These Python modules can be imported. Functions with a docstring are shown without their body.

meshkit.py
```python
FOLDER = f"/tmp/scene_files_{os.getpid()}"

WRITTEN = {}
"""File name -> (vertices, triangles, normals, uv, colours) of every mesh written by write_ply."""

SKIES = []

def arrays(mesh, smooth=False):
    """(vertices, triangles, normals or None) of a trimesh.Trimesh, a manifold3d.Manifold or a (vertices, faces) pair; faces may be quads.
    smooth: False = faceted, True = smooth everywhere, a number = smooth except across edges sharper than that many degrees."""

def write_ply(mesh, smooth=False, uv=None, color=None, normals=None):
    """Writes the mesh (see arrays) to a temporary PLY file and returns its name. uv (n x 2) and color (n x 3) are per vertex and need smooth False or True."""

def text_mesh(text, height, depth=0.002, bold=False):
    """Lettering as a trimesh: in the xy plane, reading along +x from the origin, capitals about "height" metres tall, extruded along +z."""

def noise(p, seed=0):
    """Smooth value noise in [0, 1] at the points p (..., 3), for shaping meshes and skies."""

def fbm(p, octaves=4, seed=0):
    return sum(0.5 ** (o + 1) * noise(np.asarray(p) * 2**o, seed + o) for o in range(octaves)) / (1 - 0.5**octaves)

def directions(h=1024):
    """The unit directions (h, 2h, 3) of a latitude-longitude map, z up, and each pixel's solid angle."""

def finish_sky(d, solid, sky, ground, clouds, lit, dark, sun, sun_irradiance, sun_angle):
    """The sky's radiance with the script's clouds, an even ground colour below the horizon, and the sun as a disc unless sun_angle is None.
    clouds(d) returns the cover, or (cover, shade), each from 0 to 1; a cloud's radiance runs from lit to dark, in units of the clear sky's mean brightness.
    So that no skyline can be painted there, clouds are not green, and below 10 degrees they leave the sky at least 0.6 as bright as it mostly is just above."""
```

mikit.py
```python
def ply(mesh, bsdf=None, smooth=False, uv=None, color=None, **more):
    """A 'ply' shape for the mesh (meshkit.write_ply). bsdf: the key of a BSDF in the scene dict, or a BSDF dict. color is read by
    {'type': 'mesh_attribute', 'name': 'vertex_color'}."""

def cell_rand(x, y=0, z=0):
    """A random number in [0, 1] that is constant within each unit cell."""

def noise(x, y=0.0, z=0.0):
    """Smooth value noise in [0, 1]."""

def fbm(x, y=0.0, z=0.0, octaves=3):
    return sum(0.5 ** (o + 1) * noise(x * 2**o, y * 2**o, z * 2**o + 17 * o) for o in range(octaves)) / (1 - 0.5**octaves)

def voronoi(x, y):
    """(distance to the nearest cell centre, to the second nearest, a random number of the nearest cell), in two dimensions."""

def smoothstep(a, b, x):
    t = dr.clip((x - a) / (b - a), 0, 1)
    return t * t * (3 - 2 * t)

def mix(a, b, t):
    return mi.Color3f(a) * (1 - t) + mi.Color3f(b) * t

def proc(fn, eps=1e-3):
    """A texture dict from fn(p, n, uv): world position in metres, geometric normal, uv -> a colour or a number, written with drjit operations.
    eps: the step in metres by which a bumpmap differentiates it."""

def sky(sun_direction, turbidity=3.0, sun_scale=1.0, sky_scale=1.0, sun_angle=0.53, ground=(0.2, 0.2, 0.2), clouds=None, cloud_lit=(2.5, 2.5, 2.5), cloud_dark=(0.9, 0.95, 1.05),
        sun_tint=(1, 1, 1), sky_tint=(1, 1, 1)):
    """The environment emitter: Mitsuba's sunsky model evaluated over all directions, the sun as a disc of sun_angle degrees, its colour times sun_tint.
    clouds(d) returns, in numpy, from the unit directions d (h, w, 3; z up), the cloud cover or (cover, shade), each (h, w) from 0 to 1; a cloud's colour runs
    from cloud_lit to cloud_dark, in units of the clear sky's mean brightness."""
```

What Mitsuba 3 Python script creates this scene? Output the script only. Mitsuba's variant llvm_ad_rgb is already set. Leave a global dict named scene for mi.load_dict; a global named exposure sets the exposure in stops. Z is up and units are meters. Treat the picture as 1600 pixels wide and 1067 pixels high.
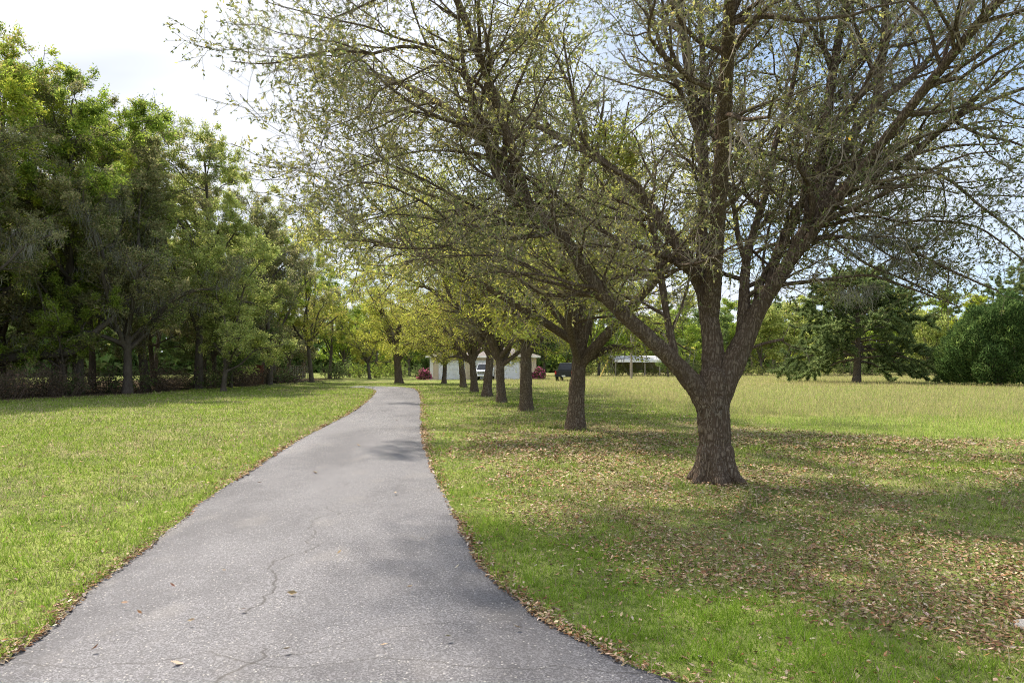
import math
import numpy as np, trimesh, manifold3d as m3
import mitsuba as mi, drjit as dr
import mikit, meshkit
from scipy.spatial import cKDTree
from scipy.sparse import coo_matrix
from scipy.sparse.csgraph import connected_components
from scipy.interpolate import PchipInterpolator

T = mi.ScalarTransform4f
# ------------------------------------------------------------------ camera, sky, exposure
F, CX, HZ, EYE = 1067.0, 800.0, 572.0, 1.6      # focal length, centre column, horizon row (in the photograph's pixels), eye height
scene = {}
labels = {}
scene['camera'] = {'type': 'perspective', 'fov': math.degrees(2 * math.atan(800 / F)), 'fov_axis': 'x',
                   'near_clip': 0.05, 'far_clip': 3000.0,
                   'principal_point_offset_y': -(HZ - 533.5) / 1067.0,
                   'to_world': T().look_at(origin=[0, 0, EYE], target=[0, 1, EYE], up=[0, 0, 1])}


def sky_clouds(d):
    x, y, z = d[..., 0], d[..., 1], np.maximum(d[..., 2], 0.02)
    q = np.stack([x / (z + 0.25), y / (z + 0.25), 0 * z], -1)
    n = meshkit.fbm(q * np.array([1.3, 2.2, 1]) + 3.1, 5, seed=4)
    fine = meshkit.fbm(q * np.array([3.0, 7.0, 1]) + 9.7, 4, seed=9)
    left = np.clip(0.5 - 0.62 * x, 0, 1)
    cover = 0.36 + 1.0 * left + 1.5 * (n - 0.5) + 0.35 * (fine - 0.5)
    cover = np.clip(cover, 0.12, 1)
    shade = np.clip(0.40 - 0.1 * left + 1.1 * (fine - 0.5) + 0.5 * (n - 0.5), 0, 1)
    return cover, shade


scene['sky_light'] = mikit.sky((-0.39, 0.49, 0.78), turbidity=3.0, sun_scale=1.0, sky_scale=1.0, sun_angle=2.2, ground=(0.16, 0.18, 0.10),
                               clouds=sky_clouds, cloud_lit=(2.4, 2.46, 2.58), cloud_dark=(1.35, 1.48, 1.78), sun_tint=(0.92, 0.99, 1.12))
exposure = 2.55

# ------------------------------------------------------------------ helpers


def W(px, py, d):
    return np.array([(px - CX) / F * d, d, EYE + (HZ - py) / F * d])


def tag(key, label, category=None, group=None, kind=None):
    e = {'label': label}
    if category: e['category'] = category
    if group: e['group'] = group
    if kind: e['kind'] = kind
    labels[key] = e


_count = {}


def numbered(name):
    n = _count.get(name, 0)
    _count[name] = n + 1
    return name if n == 0 else f'{name}_{n:03d}'


def put(key, dct):
    k, i = key, 0
    while k in scene:
        i += 1
        k = f'{key}_{i:03d}'
    scene[k] = dct
    return k


def norm(v):
    return v / np.maximum(np.linalg.norm(v, axis=-1, keepdims=True), 1e-9)


def cat(parts):
    vs, fs, cs, o = [], [], [], 0
    for p in parts:
        vs.append(p[0]); fs.append(p[1] + o); o += len(p[0])
        if len(p) > 2: cs.append(p[2])
    return (np.vstack(vs), np.vstack(fs)) + ((np.vstack(cs),) if cs else ())


def tubes(P, R, k):
    """Tubes of k sides along the n paths P (n, m, 3) with radii R (n, m)."""
    n, m, _ = P.shape
    t = norm(np.gradient(P, axis=1))
    ref = norm(np.cross(t.mean(1), np.where(np.abs(norm(t.mean(1))[:, 2:3]) < 0.8, [[0, 0, 1.0]], [[1.0, 0, 0]])))[:, None, :]
    u = norm(np.cross(t, ref)); v = np.cross(t, u)
    a = np.arange(k) * 2 * np.pi / k
    V = P[:, :, None] + R[:, :, None, None] * (u[:, :, None] * np.cos(a)[:, None] + v[:, :, None] * np.sin(a)[:, None])
    i = np.arange(n * m * k).reshape(n, m, k)
    A, B, C, D = i[:, :-1], np.roll(i, -1, 2)[:, :-1], np.roll(i, -1, 2)[:, 1:], i[:, 1:]
    f = np.concatenate([np.stack([A, B, C], -1).reshape(-1, 3), np.stack([A, C, D], -1).reshape(-1, 3)])
    return V.reshape(-1, 3), f


def paths(start, d, length, m, rng, wander=0.15, up=0.0, side=None):
    n = len(start)
    P = np.empty((n, m, 3)); P[:, 0] = start
    d = norm(d)
    for i in range(1, m):
        P[:, i] = P[:, i - 1] + d * (length / (m - 1))[:, None]
        d = norm(d + rng.normal(0, wander, (n, 3)) + np.array([0, 0, up]))
    return P


def sprout(P, R, rng, spacing, t0, t1, length, ang=(35, 70), m=6, wander=0.15, up=0.0, ratio=0.6, flat=0.0, shrink=0.5, rmax=9, taper=0.25, hull=None):
    n, mm, _ = P.shape
    tot = np.linalg.norm(np.diff(P, axis=1), axis=2).sum(1)
    cnt = np.floor(tot * (t1 - t0) / spacing + rng.random(n)).astype(int)
    idx = np.repeat(np.arange(n), cnt)
    t = t0 + (t1 - t0) * rng.random(len(idx))
    s = t * (mm - 1); i = np.minimum(s.astype(int), mm - 2); fr = (s - i)[:, None]
    p = P[idx, i] * (1 - fr) + P[idx, i + 1] * fr
    r = R[idx, i] * (1 - fr[:, 0]) + R[idx, i + 1] * fr[:, 0]
    ok = r < rmax
    idx, t, i, p, r = idx[ok], t[ok], i[ok], p[ok], r[ok]
    tan = norm(P[idx, i + 1] - P[idx, i])
    q = rng.normal(0, 1, p.shape); q[:, 2] *= 1 - flat
    q = norm(q - (q * tan).sum(1, keepdims=True) * tan)
    a = np.radians(rng.uniform(*ang, len(p)))[:, None]
    d = np.cos(a) * tan + np.sin(a) * q
    L = rng.uniform(*length, len(p)) * (1 - shrink * t)
    if hull is not None:
        for _ in range(4):
            out = hull(p + norm(d) * L[:, None]) > 1
            L = np.where(out, L * 0.72, L)
    C = paths(p, d, L, m, rng, wander, up)
    r0 = np.minimum(r * ratio, 0.02 * L + 0.004)
    return C, r0[:, None] * np.linspace(1, taper, m)[None]


def along(P, rng, per, t0=0.2):
    """Random points and directions on the paths, about per points each."""
    n, m, _ = P.shape
    cnt = np.floor(per + rng.random(n)).astype(int)
    idx = np.repeat(np.arange(n), cnt)
    s = (t0 + (1 - t0) * rng.random(len(idx))) * (m - 1)
    i = np.minimum(s.astype(int), m - 2); fr = (s - i)[:, None]
    return P[idx, i] * (1 - fr) + P[idx, i + 1] * fr, norm(P[idx, i + 1] - P[idx, i])


def leaves(pos, d, L, ratio, rng, spread=0.9, fold=0.12, upb=0.5):
    n = len(pos)
    t = norm(d + rng.normal(0, spread, (n, 3)))
    nr = norm(rng.normal(0, 1, (n, 3)) + [0, 0, upb])
    s = norm(np.cross(t, nr)); nr = np.cross(s, t)
    L = L[:, None] if np.ndim(L) else L
    v = np.stack([pos, pos + 0.45 * L * t + 0.5 * ratio * L * s + fold * L * nr, pos + L * t, pos + 0.45 * L * t - 0.5 * ratio * L * s + fold * L * nr], 1).reshape(-1, 3)
    i = np.arange(n)[:, None] * 4
    return v, np.vstack([i + [0, 1, 2], i + [0, 2, 3]])


def leaves3(pos, d, L, ratio, rng, spread=0.9, upb=0.5):
    n = len(pos)
    t = norm(d + rng.normal(0, spread, (n, 3)))
    nr = norm(rng.normal(0, 1, (n, 3)) + [0, 0, upb])
    s = norm(np.cross(t, nr)); L = L[:, None]
    v = np.stack([pos - .3 * L * t, pos + 0.2 * L * t + 0.6 * ratio * L * s, pos + .7 * L * t - .25 * ratio * L * s], 1).reshape(-1, 3)
    return v, np.arange(3 * n).reshape(-1, 3)


def palette(rng, n, cols, jitter=0.18, where=None, k=4, scale=0.6, seed=0):
    """One colour for each of n leaves (k vertices each); the kind of leaf changes in clumps where positions are given."""
    c = np.array([x[:3] for x in cols]); w = np.cumsum([x[3] for x in cols]); w = w / w[-1]
    u = rng.random(n)
    if where is not None:
        u = np.clip(0.45 * u + 0.55 * np.clip((meshkit.fbm(where * scale, 2, seed) - 0.5) * 2.2 + 0.5, 0, 1), 0, 0.9999)
    col = c[np.searchsorted(w, u)] * np.exp(rng.normal(0, jitter, (n, 1))) * np.exp(rng.normal(0, 0.05, (n, 3)))
    return np.repeat(np.clip(col, 0.003, 0.9), k, 0)


def resample(pts, rad, m):
    pts, rad = np.asarray(pts, float), np.asarray(rad, float)
    s = np.r_[0, np.cumsum(np.linalg.norm(np.diff(pts, axis=0), axis=1))]
    t = np.linspace(0, s[-1], m)
    return PchipInterpolator(s, pts)(t), PchipInterpolator(s, rad)(t)


def ball(p, r, n=10):
    a = np.arange(n) * 2 * np.pi / n
    out = []
    for z, q in ((-1, 0.0), (-0.6, 0.8), (0, 1.0), (0.6, 0.8), (1, 0.0)):
        out.append(np.stack([q * np.cos(a), q * np.sin(a), 0 * a + z], 1))
    return np.vstack(out) * r * 1.04 + p


def woody(limbs, edge, amp=0.014, rmin=0.03, seed=0, freq=24.0, smooth=8):
    """One continuous barked surface round the thick part of the limbs [(pts (m,3), radii (m))]; returns one (v, f) per limb."""
    hulls, ax, ad, ar, aid = [], [], [], [], []
    for k, (P, R) in enumerate(limbs):
        use = int((R >= rmin).sum())
        if use < 2: continue
        for i in range(use - 1):
            hulls.append(m3.Manifold.hull_points(np.vstack([ball(P[i], R[i]), ball(P[i + 1], R[i + 1])])))
        s = np.linspace(0, use - 1, use * 6); i = np.minimum(s.astype(int), len(P) - 2); fr = (s - i)[:, None]
        ax.append(P[i] * (1 - fr) + P[i + 1] * fr); ad.append(norm(P[i + 1] - P[i])); ar.append(R[i]); aid.append(np.full(len(s), k))
    body = m3.Manifold.batch_boolean(hulls, m3.OpType.Add).refine_to_length(edge)
    mm = body.to_mesh()
    me = trimesh.Trimesh(mm.vert_properties[:, :3], mm.tri_verts, process=True)
    trimesh.smoothing.filter_taubin(me, iterations=smooth)
    v = np.array(me.vertices); nrm = np.array(me.vertex_normals)
    ax, ad, ar, aid = np.vstack(ax), np.vstack(ad), np.concatenate(ar), np.concatenate(aid)
    dist, j = cKDTree(ax).query(v, k=6)
    w = 1 / (dist + 0.02) ** 2; w /= w.sum(1, keepdims=True)
    a = norm((ad[j] * w[..., None]).sum(1)); r = (ar[j] * w).sum(1)
    best = aid[j[np.arange(len(v)), np.argmin(dist - ar[j], 1)]]
    q = v - 0.8 * (v * a).sum(1, keepdims=True) * a
    q = q + 0.012 * (meshkit.fbm(v * 14, 2, seed + 5)[:, None] - 0.5)
    h = 1 - np.abs(2 * meshkit.fbm(q * freq, 2, seed) - 1) * 2.2
    h = np.clip(h, -0.6, 1) + 0.5 * (meshkit.fbm(v * 40, 2, seed + 3) - 0.5)
    lump = meshkit.fbm(v * 3.0, 2, seed + 8) - 0.5
    v = v + nrm * (amp * h * np.clip(r / 0.2, 0.12, 1.0) + 0.16 * r * lump)[:, None]
    f = np.array(me.faces); fid = best[f[:, 0]]
    out = []
    for k in range(len(limbs)):
        ff = f[fid == k]
        if k == 0 and len(ff):
            g_ = coo_matrix((np.ones(3 * len(ff)), (ff.ravel(), np.roll(ff, 1, 1).ravel())), shape=(len(v), len(v)))
            lab = connected_components(g_, directed=False)[1][ff[:, 0]]
            ff = ff[lab == np.bincount(lab).argmax()]
        if len(ff) == 0: out.append(None); continue
        un, inv = np.unique(ff, return_inverse=True)
        out.append((v[un], inv.reshape(-1, 3)))
    return out


def moss_strands(pos, rng, length=(0.3, 0.9), width=0.012, per=14, spread=0.12, curl=0.25):
    n = len(pos) * per
    p = np.repeat(pos, per, 0) + rng.normal(0, spread, (n, 3)) * [1, 1, 0.4]
    L = rng.uniform(*length, n)
    d = np.tile([0, 0, -1.0], (n, 1)) + rng.normal(0, 0.25, (n, 3))
    P = np.empty((n, 5, 3)); P[:, 0] = p
    for i in range(1, 5):
        d = norm(d + rng.normal(0, curl, (n, 3)) + [0, 0, -0.25])
        P[:, i] = P[:, i - 1] + d * (L / 4)[:, None]
    return tubes(P, np.tile(width * np.array([0.7, 1, 0.9, 0.7, 0.2]), (n, 1)) * rng.uniform(0.6, 1.3, (n, 1)), 3)


# ------------------------------------------------------------------ materials
VC = {'type': 'mesh_attribute', 'name': 'vertex_color'}
scene['leaf_material'] = {'type': 'principledthin', 'base_color': VC, 'roughness': 0.36, 'diff_trans': 1.15, 'spec_trans': 0.0, 'eta': 1.4}
scene['grass_material'] = {'type': 'principledthin', 'base_color': VC, 'roughness': 0.6, 'diff_trans': 0.9, 'spec_trans': 0.0, 'eta': 1.3}
scene['coloured_material'] = {'type': 'twosided', 'bsdf': {'type': 'diffuse', 'reflectance': VC}}


def bark_fn(p, n, uv):
    a = mikit.fbm(p.x * 3, p.y * 3, p.z * 2.0, 2)
    w = mikit.noise(p.x * 20, p.y * 20, p.z * 10) * 1.3
    b = dr.abs(2 * mikit.noise(p.x * 66 + w, p.y * 66, p.z * 10.0 + w) - 1)
    b2 = mikit.noise(p.x * 75, p.y * 75, p.z * 30)
    ridge = mikit.smoothstep(0.08, 0.55, b) * (0.65 + 0.35 * b2)
    li = mikit.smoothstep(0.54, 0.70, mikit.fbm(p.x * 5 + 7, p.y * 5, p.z * 4, 3))
    c = mikit.mix((0.095, 0.070, 0.053), (0.235, 0.190, 0.150), ridge * (0.5 + 0.8 * a))
    return mikit.mix(c, (0.27, 0.26, 0.225), li * 0.35 * ridge)


def bark_height(p, n, uv):
    w = mikit.noise(p.x * 20, p.y * 20, p.z * 10) * 1.3
    b = dr.abs(2 * mikit.noise(p.x * 66 + w, p.y * 66, p.z * 10.0 + w) - 1)
    return mikit.smoothstep(0.05, 0.6, b) + 0.35 * mikit.noise(p.x * 75, p.y * 75, p.z * 30)


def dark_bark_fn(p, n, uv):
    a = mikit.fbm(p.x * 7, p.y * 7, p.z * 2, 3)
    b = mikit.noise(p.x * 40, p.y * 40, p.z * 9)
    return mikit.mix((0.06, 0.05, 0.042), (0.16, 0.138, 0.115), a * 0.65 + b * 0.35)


scene['bark_material'] = {'type': 'twosided', 'bsdf': {'type': 'bumpmap', 'scale': 0.013, 'tex': mikit.proc(bark_height, 2.5e-3), 'bsdf': {'type': 'diffuse', 'reflectance': mikit.proc(bark_fn)}}}
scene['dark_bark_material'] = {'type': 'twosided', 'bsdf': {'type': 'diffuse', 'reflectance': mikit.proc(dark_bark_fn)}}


def rgb(*c):
    return {'type': 'rgb', 'value': list(c)}


def flatmat(key, col, rough=0.6, metallic=0.0, spec=0.5):
    scene[key] = {'type': 'twosided', 'bsdf': {'type': 'principled', 'base_color': rgb(*col), 'roughness': rough, 'metallic': metallic, 'specular': spec}}


scene['twig_material'] = {'type': 'twosided', 'bsdf': {'type': 'diffuse', 'reflectance': rgb(0.31, 0.27, 0.22)}}
scene['moss_material'] = {'type': 'twosided', 'bsdf': {'type': 'diffuse', 'reflectance': rgb(0.24, 0.235, 0.20)}}

# ------------------------------------------------------------------ the driveway's edges (metres): right and left
RE = np.array([(2.3, 1.6), (3.0, 1.12), (3.45, .84), (3.68, .60), (3.88, .487), (4.15, .284), (4.66, .052), (5.17, -.136), (5.83, -.31), (6.75, -.487), (8.37, -.82), (10.16, -1.14),
               (13, -1.63), (19, -2.5), (34.8, -4.66), (44, -6.1), (50, -7.4), (54, -9.2)])
LE = np.array([(2.3, -2.6), (3.0, -2.68), (3.73, -2.77), (4.31, -2.86), (4.98, -3.05), (5.87, -3.19), (6.97, -3.43), (8.53, -3.73), (10.5, -4.0), (13.4, -4.44), (16.7, -4.82), (22.5, -5.41),
               (31.6, -6.67), (40.6, -8.15), (46, -9.3), (49.5, -10.9)])
fr_, fl_ = PchipInterpolator(RE[:, 0], RE[:, 1]), PchipInterpolator(LE[:, 0], LE[:, 1])


def edge_x(y):
    y1 = np.clip(y, 2.3, 54)
    return fl_(np.clip(y, 2.3, 49.5)), fr_(y1)


def rag(y, s):
    q = np.stack([y * 2.3, 0 * y + s, 0 * y], -1)
    return 0.07 * (meshkit.fbm(q, 4, 3) - 0.5)


def row_x(y):
    return np.interp(y, [0, 9.48, 17, 24.4, 37, 51, 61, 90], [4.5, 2.84, 1.6, .5, -1.4, -3.7, -6.1, -10])


# ------------------------------------------------------------------ ground and driveway
def meadow_mask(x, y):
    """0 on the mown lawn, 1 in the meadow to the right of the oaks."""
    e = row_x(y) + 4.6 + 6.5 * np.clip((17 - y) / 4.0, 0, 3)
    w = meshkit.fbm(np.stack([x * .35, y * .35, 0 * x], -1), 3, 2) - .5
    return np.clip((x - e + 3 * w) / 1.6, 0, 1)


def ground_fn(p, n, uv):
    big = mikit.fbm(p.x * 0.22, p.y * 0.22, 1.0, 3)
    mid = mikit.fbm(p.x * 1.3, p.y * 1.3, 4.0, 3)
    fine = mikit.fbm(p.x * 22, p.y * 22, 2.0, 3)
    lawn = mikit.mix((0.11, 0.15, 0.04), (0.25, 0.29, 0.09), mikit.smoothstep(0.3, 0.7, mid * 0.5 + fine * 0.5))
    dry = mikit.mix((0.29, 0.245, 0.15), (0.18, 0.145, 0.09), fine)
    c = mikit.mix(lawn, dry, mikit.smoothstep(0.50, 0.70, big * 0.55 + mid * 0.45) * 0.75)
    far = mikit.smoothstep(30.0, 60.0, p.y) * mikit.smoothstep(-4.0, 8.0, p.x)
    field = mikit.mix((0.20, 0.22, 0.07), (0.27, 0.235, 0.13), mikit.smoothstep(0.35, 0.7, mikit.fbm(p.x * 0.12, p.y * 0.35, 7.0, 3)))
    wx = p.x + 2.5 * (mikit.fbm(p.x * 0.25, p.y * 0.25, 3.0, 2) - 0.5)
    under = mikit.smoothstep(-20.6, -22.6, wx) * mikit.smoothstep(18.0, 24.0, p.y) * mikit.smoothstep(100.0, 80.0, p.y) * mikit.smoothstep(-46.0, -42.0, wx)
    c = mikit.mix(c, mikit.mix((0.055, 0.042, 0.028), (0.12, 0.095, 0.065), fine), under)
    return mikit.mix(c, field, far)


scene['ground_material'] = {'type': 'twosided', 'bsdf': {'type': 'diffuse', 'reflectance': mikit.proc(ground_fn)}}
gx = np.r_[-1500, -400, np.arange(-120, 121, 6.0), 400, 1500]
gy = np.r_[-300, -60, np.arange(-12, 200, 6.0), 400, 2500]
GX, GY = np.meshgrid(gx, gy)
gi = np.arange(GX.size).reshape(GX.shape)
gq = np.stack([gi[:-1, :-1], gi[:-1, 1:], gi[1:, 1:], gi[1:, :-1]], -1).reshape(-1, 4)
scene['ground'] = mikit.ply((np.stack([GX, GY, 0 * GX], -1).reshape(-1, 3), gq), 'ground_material')
labels['ground'] = {'label': 'grassy ground under lawn and meadow', 'kind': 'structure'}


def asphalt_fn(p, n, uv):
    v1, v2, r = mikit.voronoi(p.x * 110, p.y * 110)
    s1, s2, r2 = mikit.voronoi(p.x * 60 + 3, p.y * 60)
    mid = mikit.fbm(p.x * 1.1, p.y * 0.7, 1.0, 4)
    big = mikit.fbm(p.x * 0.9 + 5, p.y * 0.16, 2.0, 3)
    c = mikit.mix((0.084, 0.084, 0.094), (0.152, 0.151, 0.163), mikit.smoothstep(0.30, 0.70, mid * 0.35 + big * 0.4 + 0.25 * mikit.fbm(p.x * 6, p.y * 4, 3.0, 3)))
    c = c * (0.55 + 0.85 * r * r + 0.15 * mikit.noise(p.x * 320, p.y * 320))
    chip = mikit.smoothstep(0.93, 0.97, r2) * mikit.smoothstep(0.42, 0.26, s1)
    c = mikit.mix(c, (0.36, 0.35, 0.33), chip * 0.8)
    # hairline cracks
    wob = (mikit.fbm(p.y * 2.2, 3.0, 1.0, 4) - 0.5) * 0.55
    wob2 = (mikit.fbm(p.y * 9.0, 5.0, 1.0, 3) - 0.5) * 0.14
    line = -0.92 - 0.148 * p.y + wob + wob2
    k1 = mikit.smoothstep(0.016, 0.004, dr.abs(p.x - line)) * mikit.smoothstep(0.25, 0.5, mikit.noise(p.y * 1.7, 8.0)) * mikit.smoothstep(14.0, 8.0, p.y)
    wx = (mikit.fbm(p.x * 1.8, 9.0, 1.0, 4) - 0.5) * 0.5 + (mikit.fbm(p.x * 9.0, 2.0, 1.0, 3) - 0.5) * 0.1
    k2 = mikit.smoothstep(0.012, 0.003, dr.abs(p.y - 3.62 - wx * 0.6))
    k3 = mikit.smoothstep(0.012, 0.003, dr.abs(p.y - 4.35 - wx - 0.45 * p.x)) * mikit.smoothstep(0.4, 0.6, mikit.noise(p.x * 2.0, 4.0))
    k4 = mikit.smoothstep(0.014, 0.003, dr.abs(p.y - 8.6 - wx * 1.3 + 0.3 * p.x)) * mikit.smoothstep(0.4, 0.6, mikit.noise(p.x * 1.5, 14.0))
    c = mikit.mix(c, (0.035, 0.033, 0.032), dr.minimum(1.0, k1 * 0.7 + (k2 + k3 + k4) * 0.5))
    dirt = mikit.smoothstep(0.60, 0.78, mikit.fbm(p.x * 2.7 + 4, p.y * 1.6, 6.0, 4))
    return mikit.mix(c, (0.27, 0.25, 0.225), dirt * 0.15)


scene['asphalt_material'] = {'type': 'twosided', 'bsdf': {'type': 'bumpmap', 'scale': 0.002,
                             'tex': mikit.proc(lambda p, n, uv: mikit.voronoi(p.x * 75, p.y * 75)[0] + 0.4 * mikit.noise(p.x * 200, p.y * 200), 2e-3),
                             'bsdf': {'type': 'principled', 'base_color': mikit.proc(asphalt_fn), 'roughness': 0.75, 'specular': 0.35}}}
ys = np.r_[np.arange(-4, 20, 0.06), np.arange(20, 49.5, 0.25)]
l0, r0 = edge_x(ys)
l0 = np.where(ys < 2.3, -2.6, l0) + rag(ys, 1.0); r0 = np.where(ys < 2.3, 1.6 + (2.3 - ys) * 0.7, r0) + rag(ys, 8.0)
Lp = np.stack([l0, ys], 1); Rp = np.stack([r0, ys], 1)
# the bend to the left behind the lawn
Lp = np.vstack([Lp, [(-11.4, 50.4), (-11.9, 51.2), (-12.3, 52), (-12.6, 53)]])
rb = np.array([(fr_(50.0), 50.0), (fr_(52.5), 52.5), (-9.4, 53.6), (-10.6, 54.4), (-11.6, 54.7), (-12.5, 54.9)])
Rp = np.vstack([Rp, rb[1:5]])
K = 9
cr = np.linspace(0, 1, K)
pv = Lp[:, None] * (1 - cr)[None, :, None] + Rp[:, None] * cr[None, :, None]
zz = 0.006 + 0.03 * (1 - (2 * cr - 1) ** 2)[None, :] + 0 * pv[..., 0]
pv = np.concatenate([pv, zz[..., None]], -1)
i = np.arange(pv.shape[0] * K).reshape(-1, K)
scene['driveway'] = mikit.ply((pv.reshape(-1, 3), np.stack([i[:-1, :-1], i[:-1, 1:], i[1:, 1:], i[1:, :-1]], -1).reshape(-1, 4)), 'asphalt_material', smooth=True)
labels['driveway'] = {'label': 'worn grey asphalt driveway with hairline cracks', 'kind': 'structure'}

# ------------------------------------------------------------------ grass
rng = np.random.default_rng(11)


def scatter(n, d0, d1, p, half=0.80, pad=0.6):
    """Points of the ground in a wedge in front, density falling as distance ** -p."""
    u = rng.random(n)
    a = 2 - p
    d = (d0 ** a + u * (d1 ** a - d0 ** a)) ** (1 / a)
    x = rng.uniform(-1, 1, n) * (half * d + pad)
    return x, d


def on_drive(x, y, pad=0.0):
    l, r = edge_x(y)
    return (x > l - pad + rag(y, 1.0)) & (x < r + pad + rag(y, 8.0)) & (y < 50) | ((y > 50) & (y < 57.4) & (x < -7.6) & (y < 56.5 + (x + 8) * -.02) & (y > 50.3 + np.clip(-x - 11, 0, 3) * .5))


def blades(x, y, h, w, rng, lean=0.6):
    n = len(x)
    a = rng.uniform(0, 2 * np.pi, n); b = rng.uniform(0, 2 * np.pi, n)
    s = np.stack([np.cos(a), np.sin(a), 0 * a], 1) * (w / 2)[:, None]
    tip = np.stack([np.cos(b) * h * lean * rng.random(n), np.sin(b) * h * lean * rng.random(n), h * rng.uniform(.55, 1, n)], 1)
    p = np.stack([x, y, 0 * x], 1)
    v = np.stack([p - s, p + s, p + tip], 1).reshape(-1, 3)
    return v, np.arange(3 * n).reshape(-1, 3)


def litter_field(x, y):
    """How thickly dead leaves lie, 0 to 1, under the oaks to the right of the driveway."""
    r = edge_x(y)[1]
    q = np.stack([x, y, 0 * x], -1)
    k = meshkit.fbm(q * .55, 3, 41) * .55 + meshkit.fbm(q * 2.1, 2, 42) * .45
    start = .8 + 1.3 * np.exp(-((y - 3.7) / 1.7) ** 2) + .9 * (meshkit.fbm(q * .8, 2, 43) - .5)
    return np.clip((x - r - start + .6) / 1.1, 0, 1) * np.clip((k - .30) * 3.4, .1, 1) * np.clip((19 - y) / 5, .25, 1) * (1 - meadow_mask(x, y))


x, y = scatter(640000, 2.9, 62, 1.7)
ok = ~on_drive(x, y, -0.02) & ~((x < -21.4 - .25 * np.clip(40 - y, 0, 20)) & (y < 72))
mm_ = meadow_mask(x, y)
q2 = np.stack([x, y, 0 * x], -1)
lo = meshkit.fbm(q2 * .28, 3, 21); mi_ = meshkit.fbm(q2 * 1.6, 3, 22); hi = meshkit.fbm(q2 * 7, 2, 23)
right = x > (edge_x(y)[0] + edge_x(y)[1]) / 2
fld = litter_field(x, y)
thin = np.where(right, np.clip(1.25 - 1.4 * np.clip((lo * .5 + mi_ * .5 - .42) * 3, 0, 1), .25, 1), np.clip(1.5 - 1.0 * mi_, .5, 1))
ok &= (rng.random(len(x)) > .62 * fld) & (rng.random(len(x)) < thin) & (rng.random(len(x)) > mm_ * .75)
fld = fld[ok]; x, y, lo, mi_, hi, right = x[ok], y[ok], lo[ok], mi_[ok], hi[ok], right[ok]
n = len(x)
near = np.clip(y / 4, 1, None)
h = rng.uniform(.022, .062, n) * (0.5 + 1.0 * hi + 1.5 * np.clip((hi - .60) * 6, 0, 1)) * near ** .12
w = rng.uniform(.004, .0085, n) * near ** .8
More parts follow.
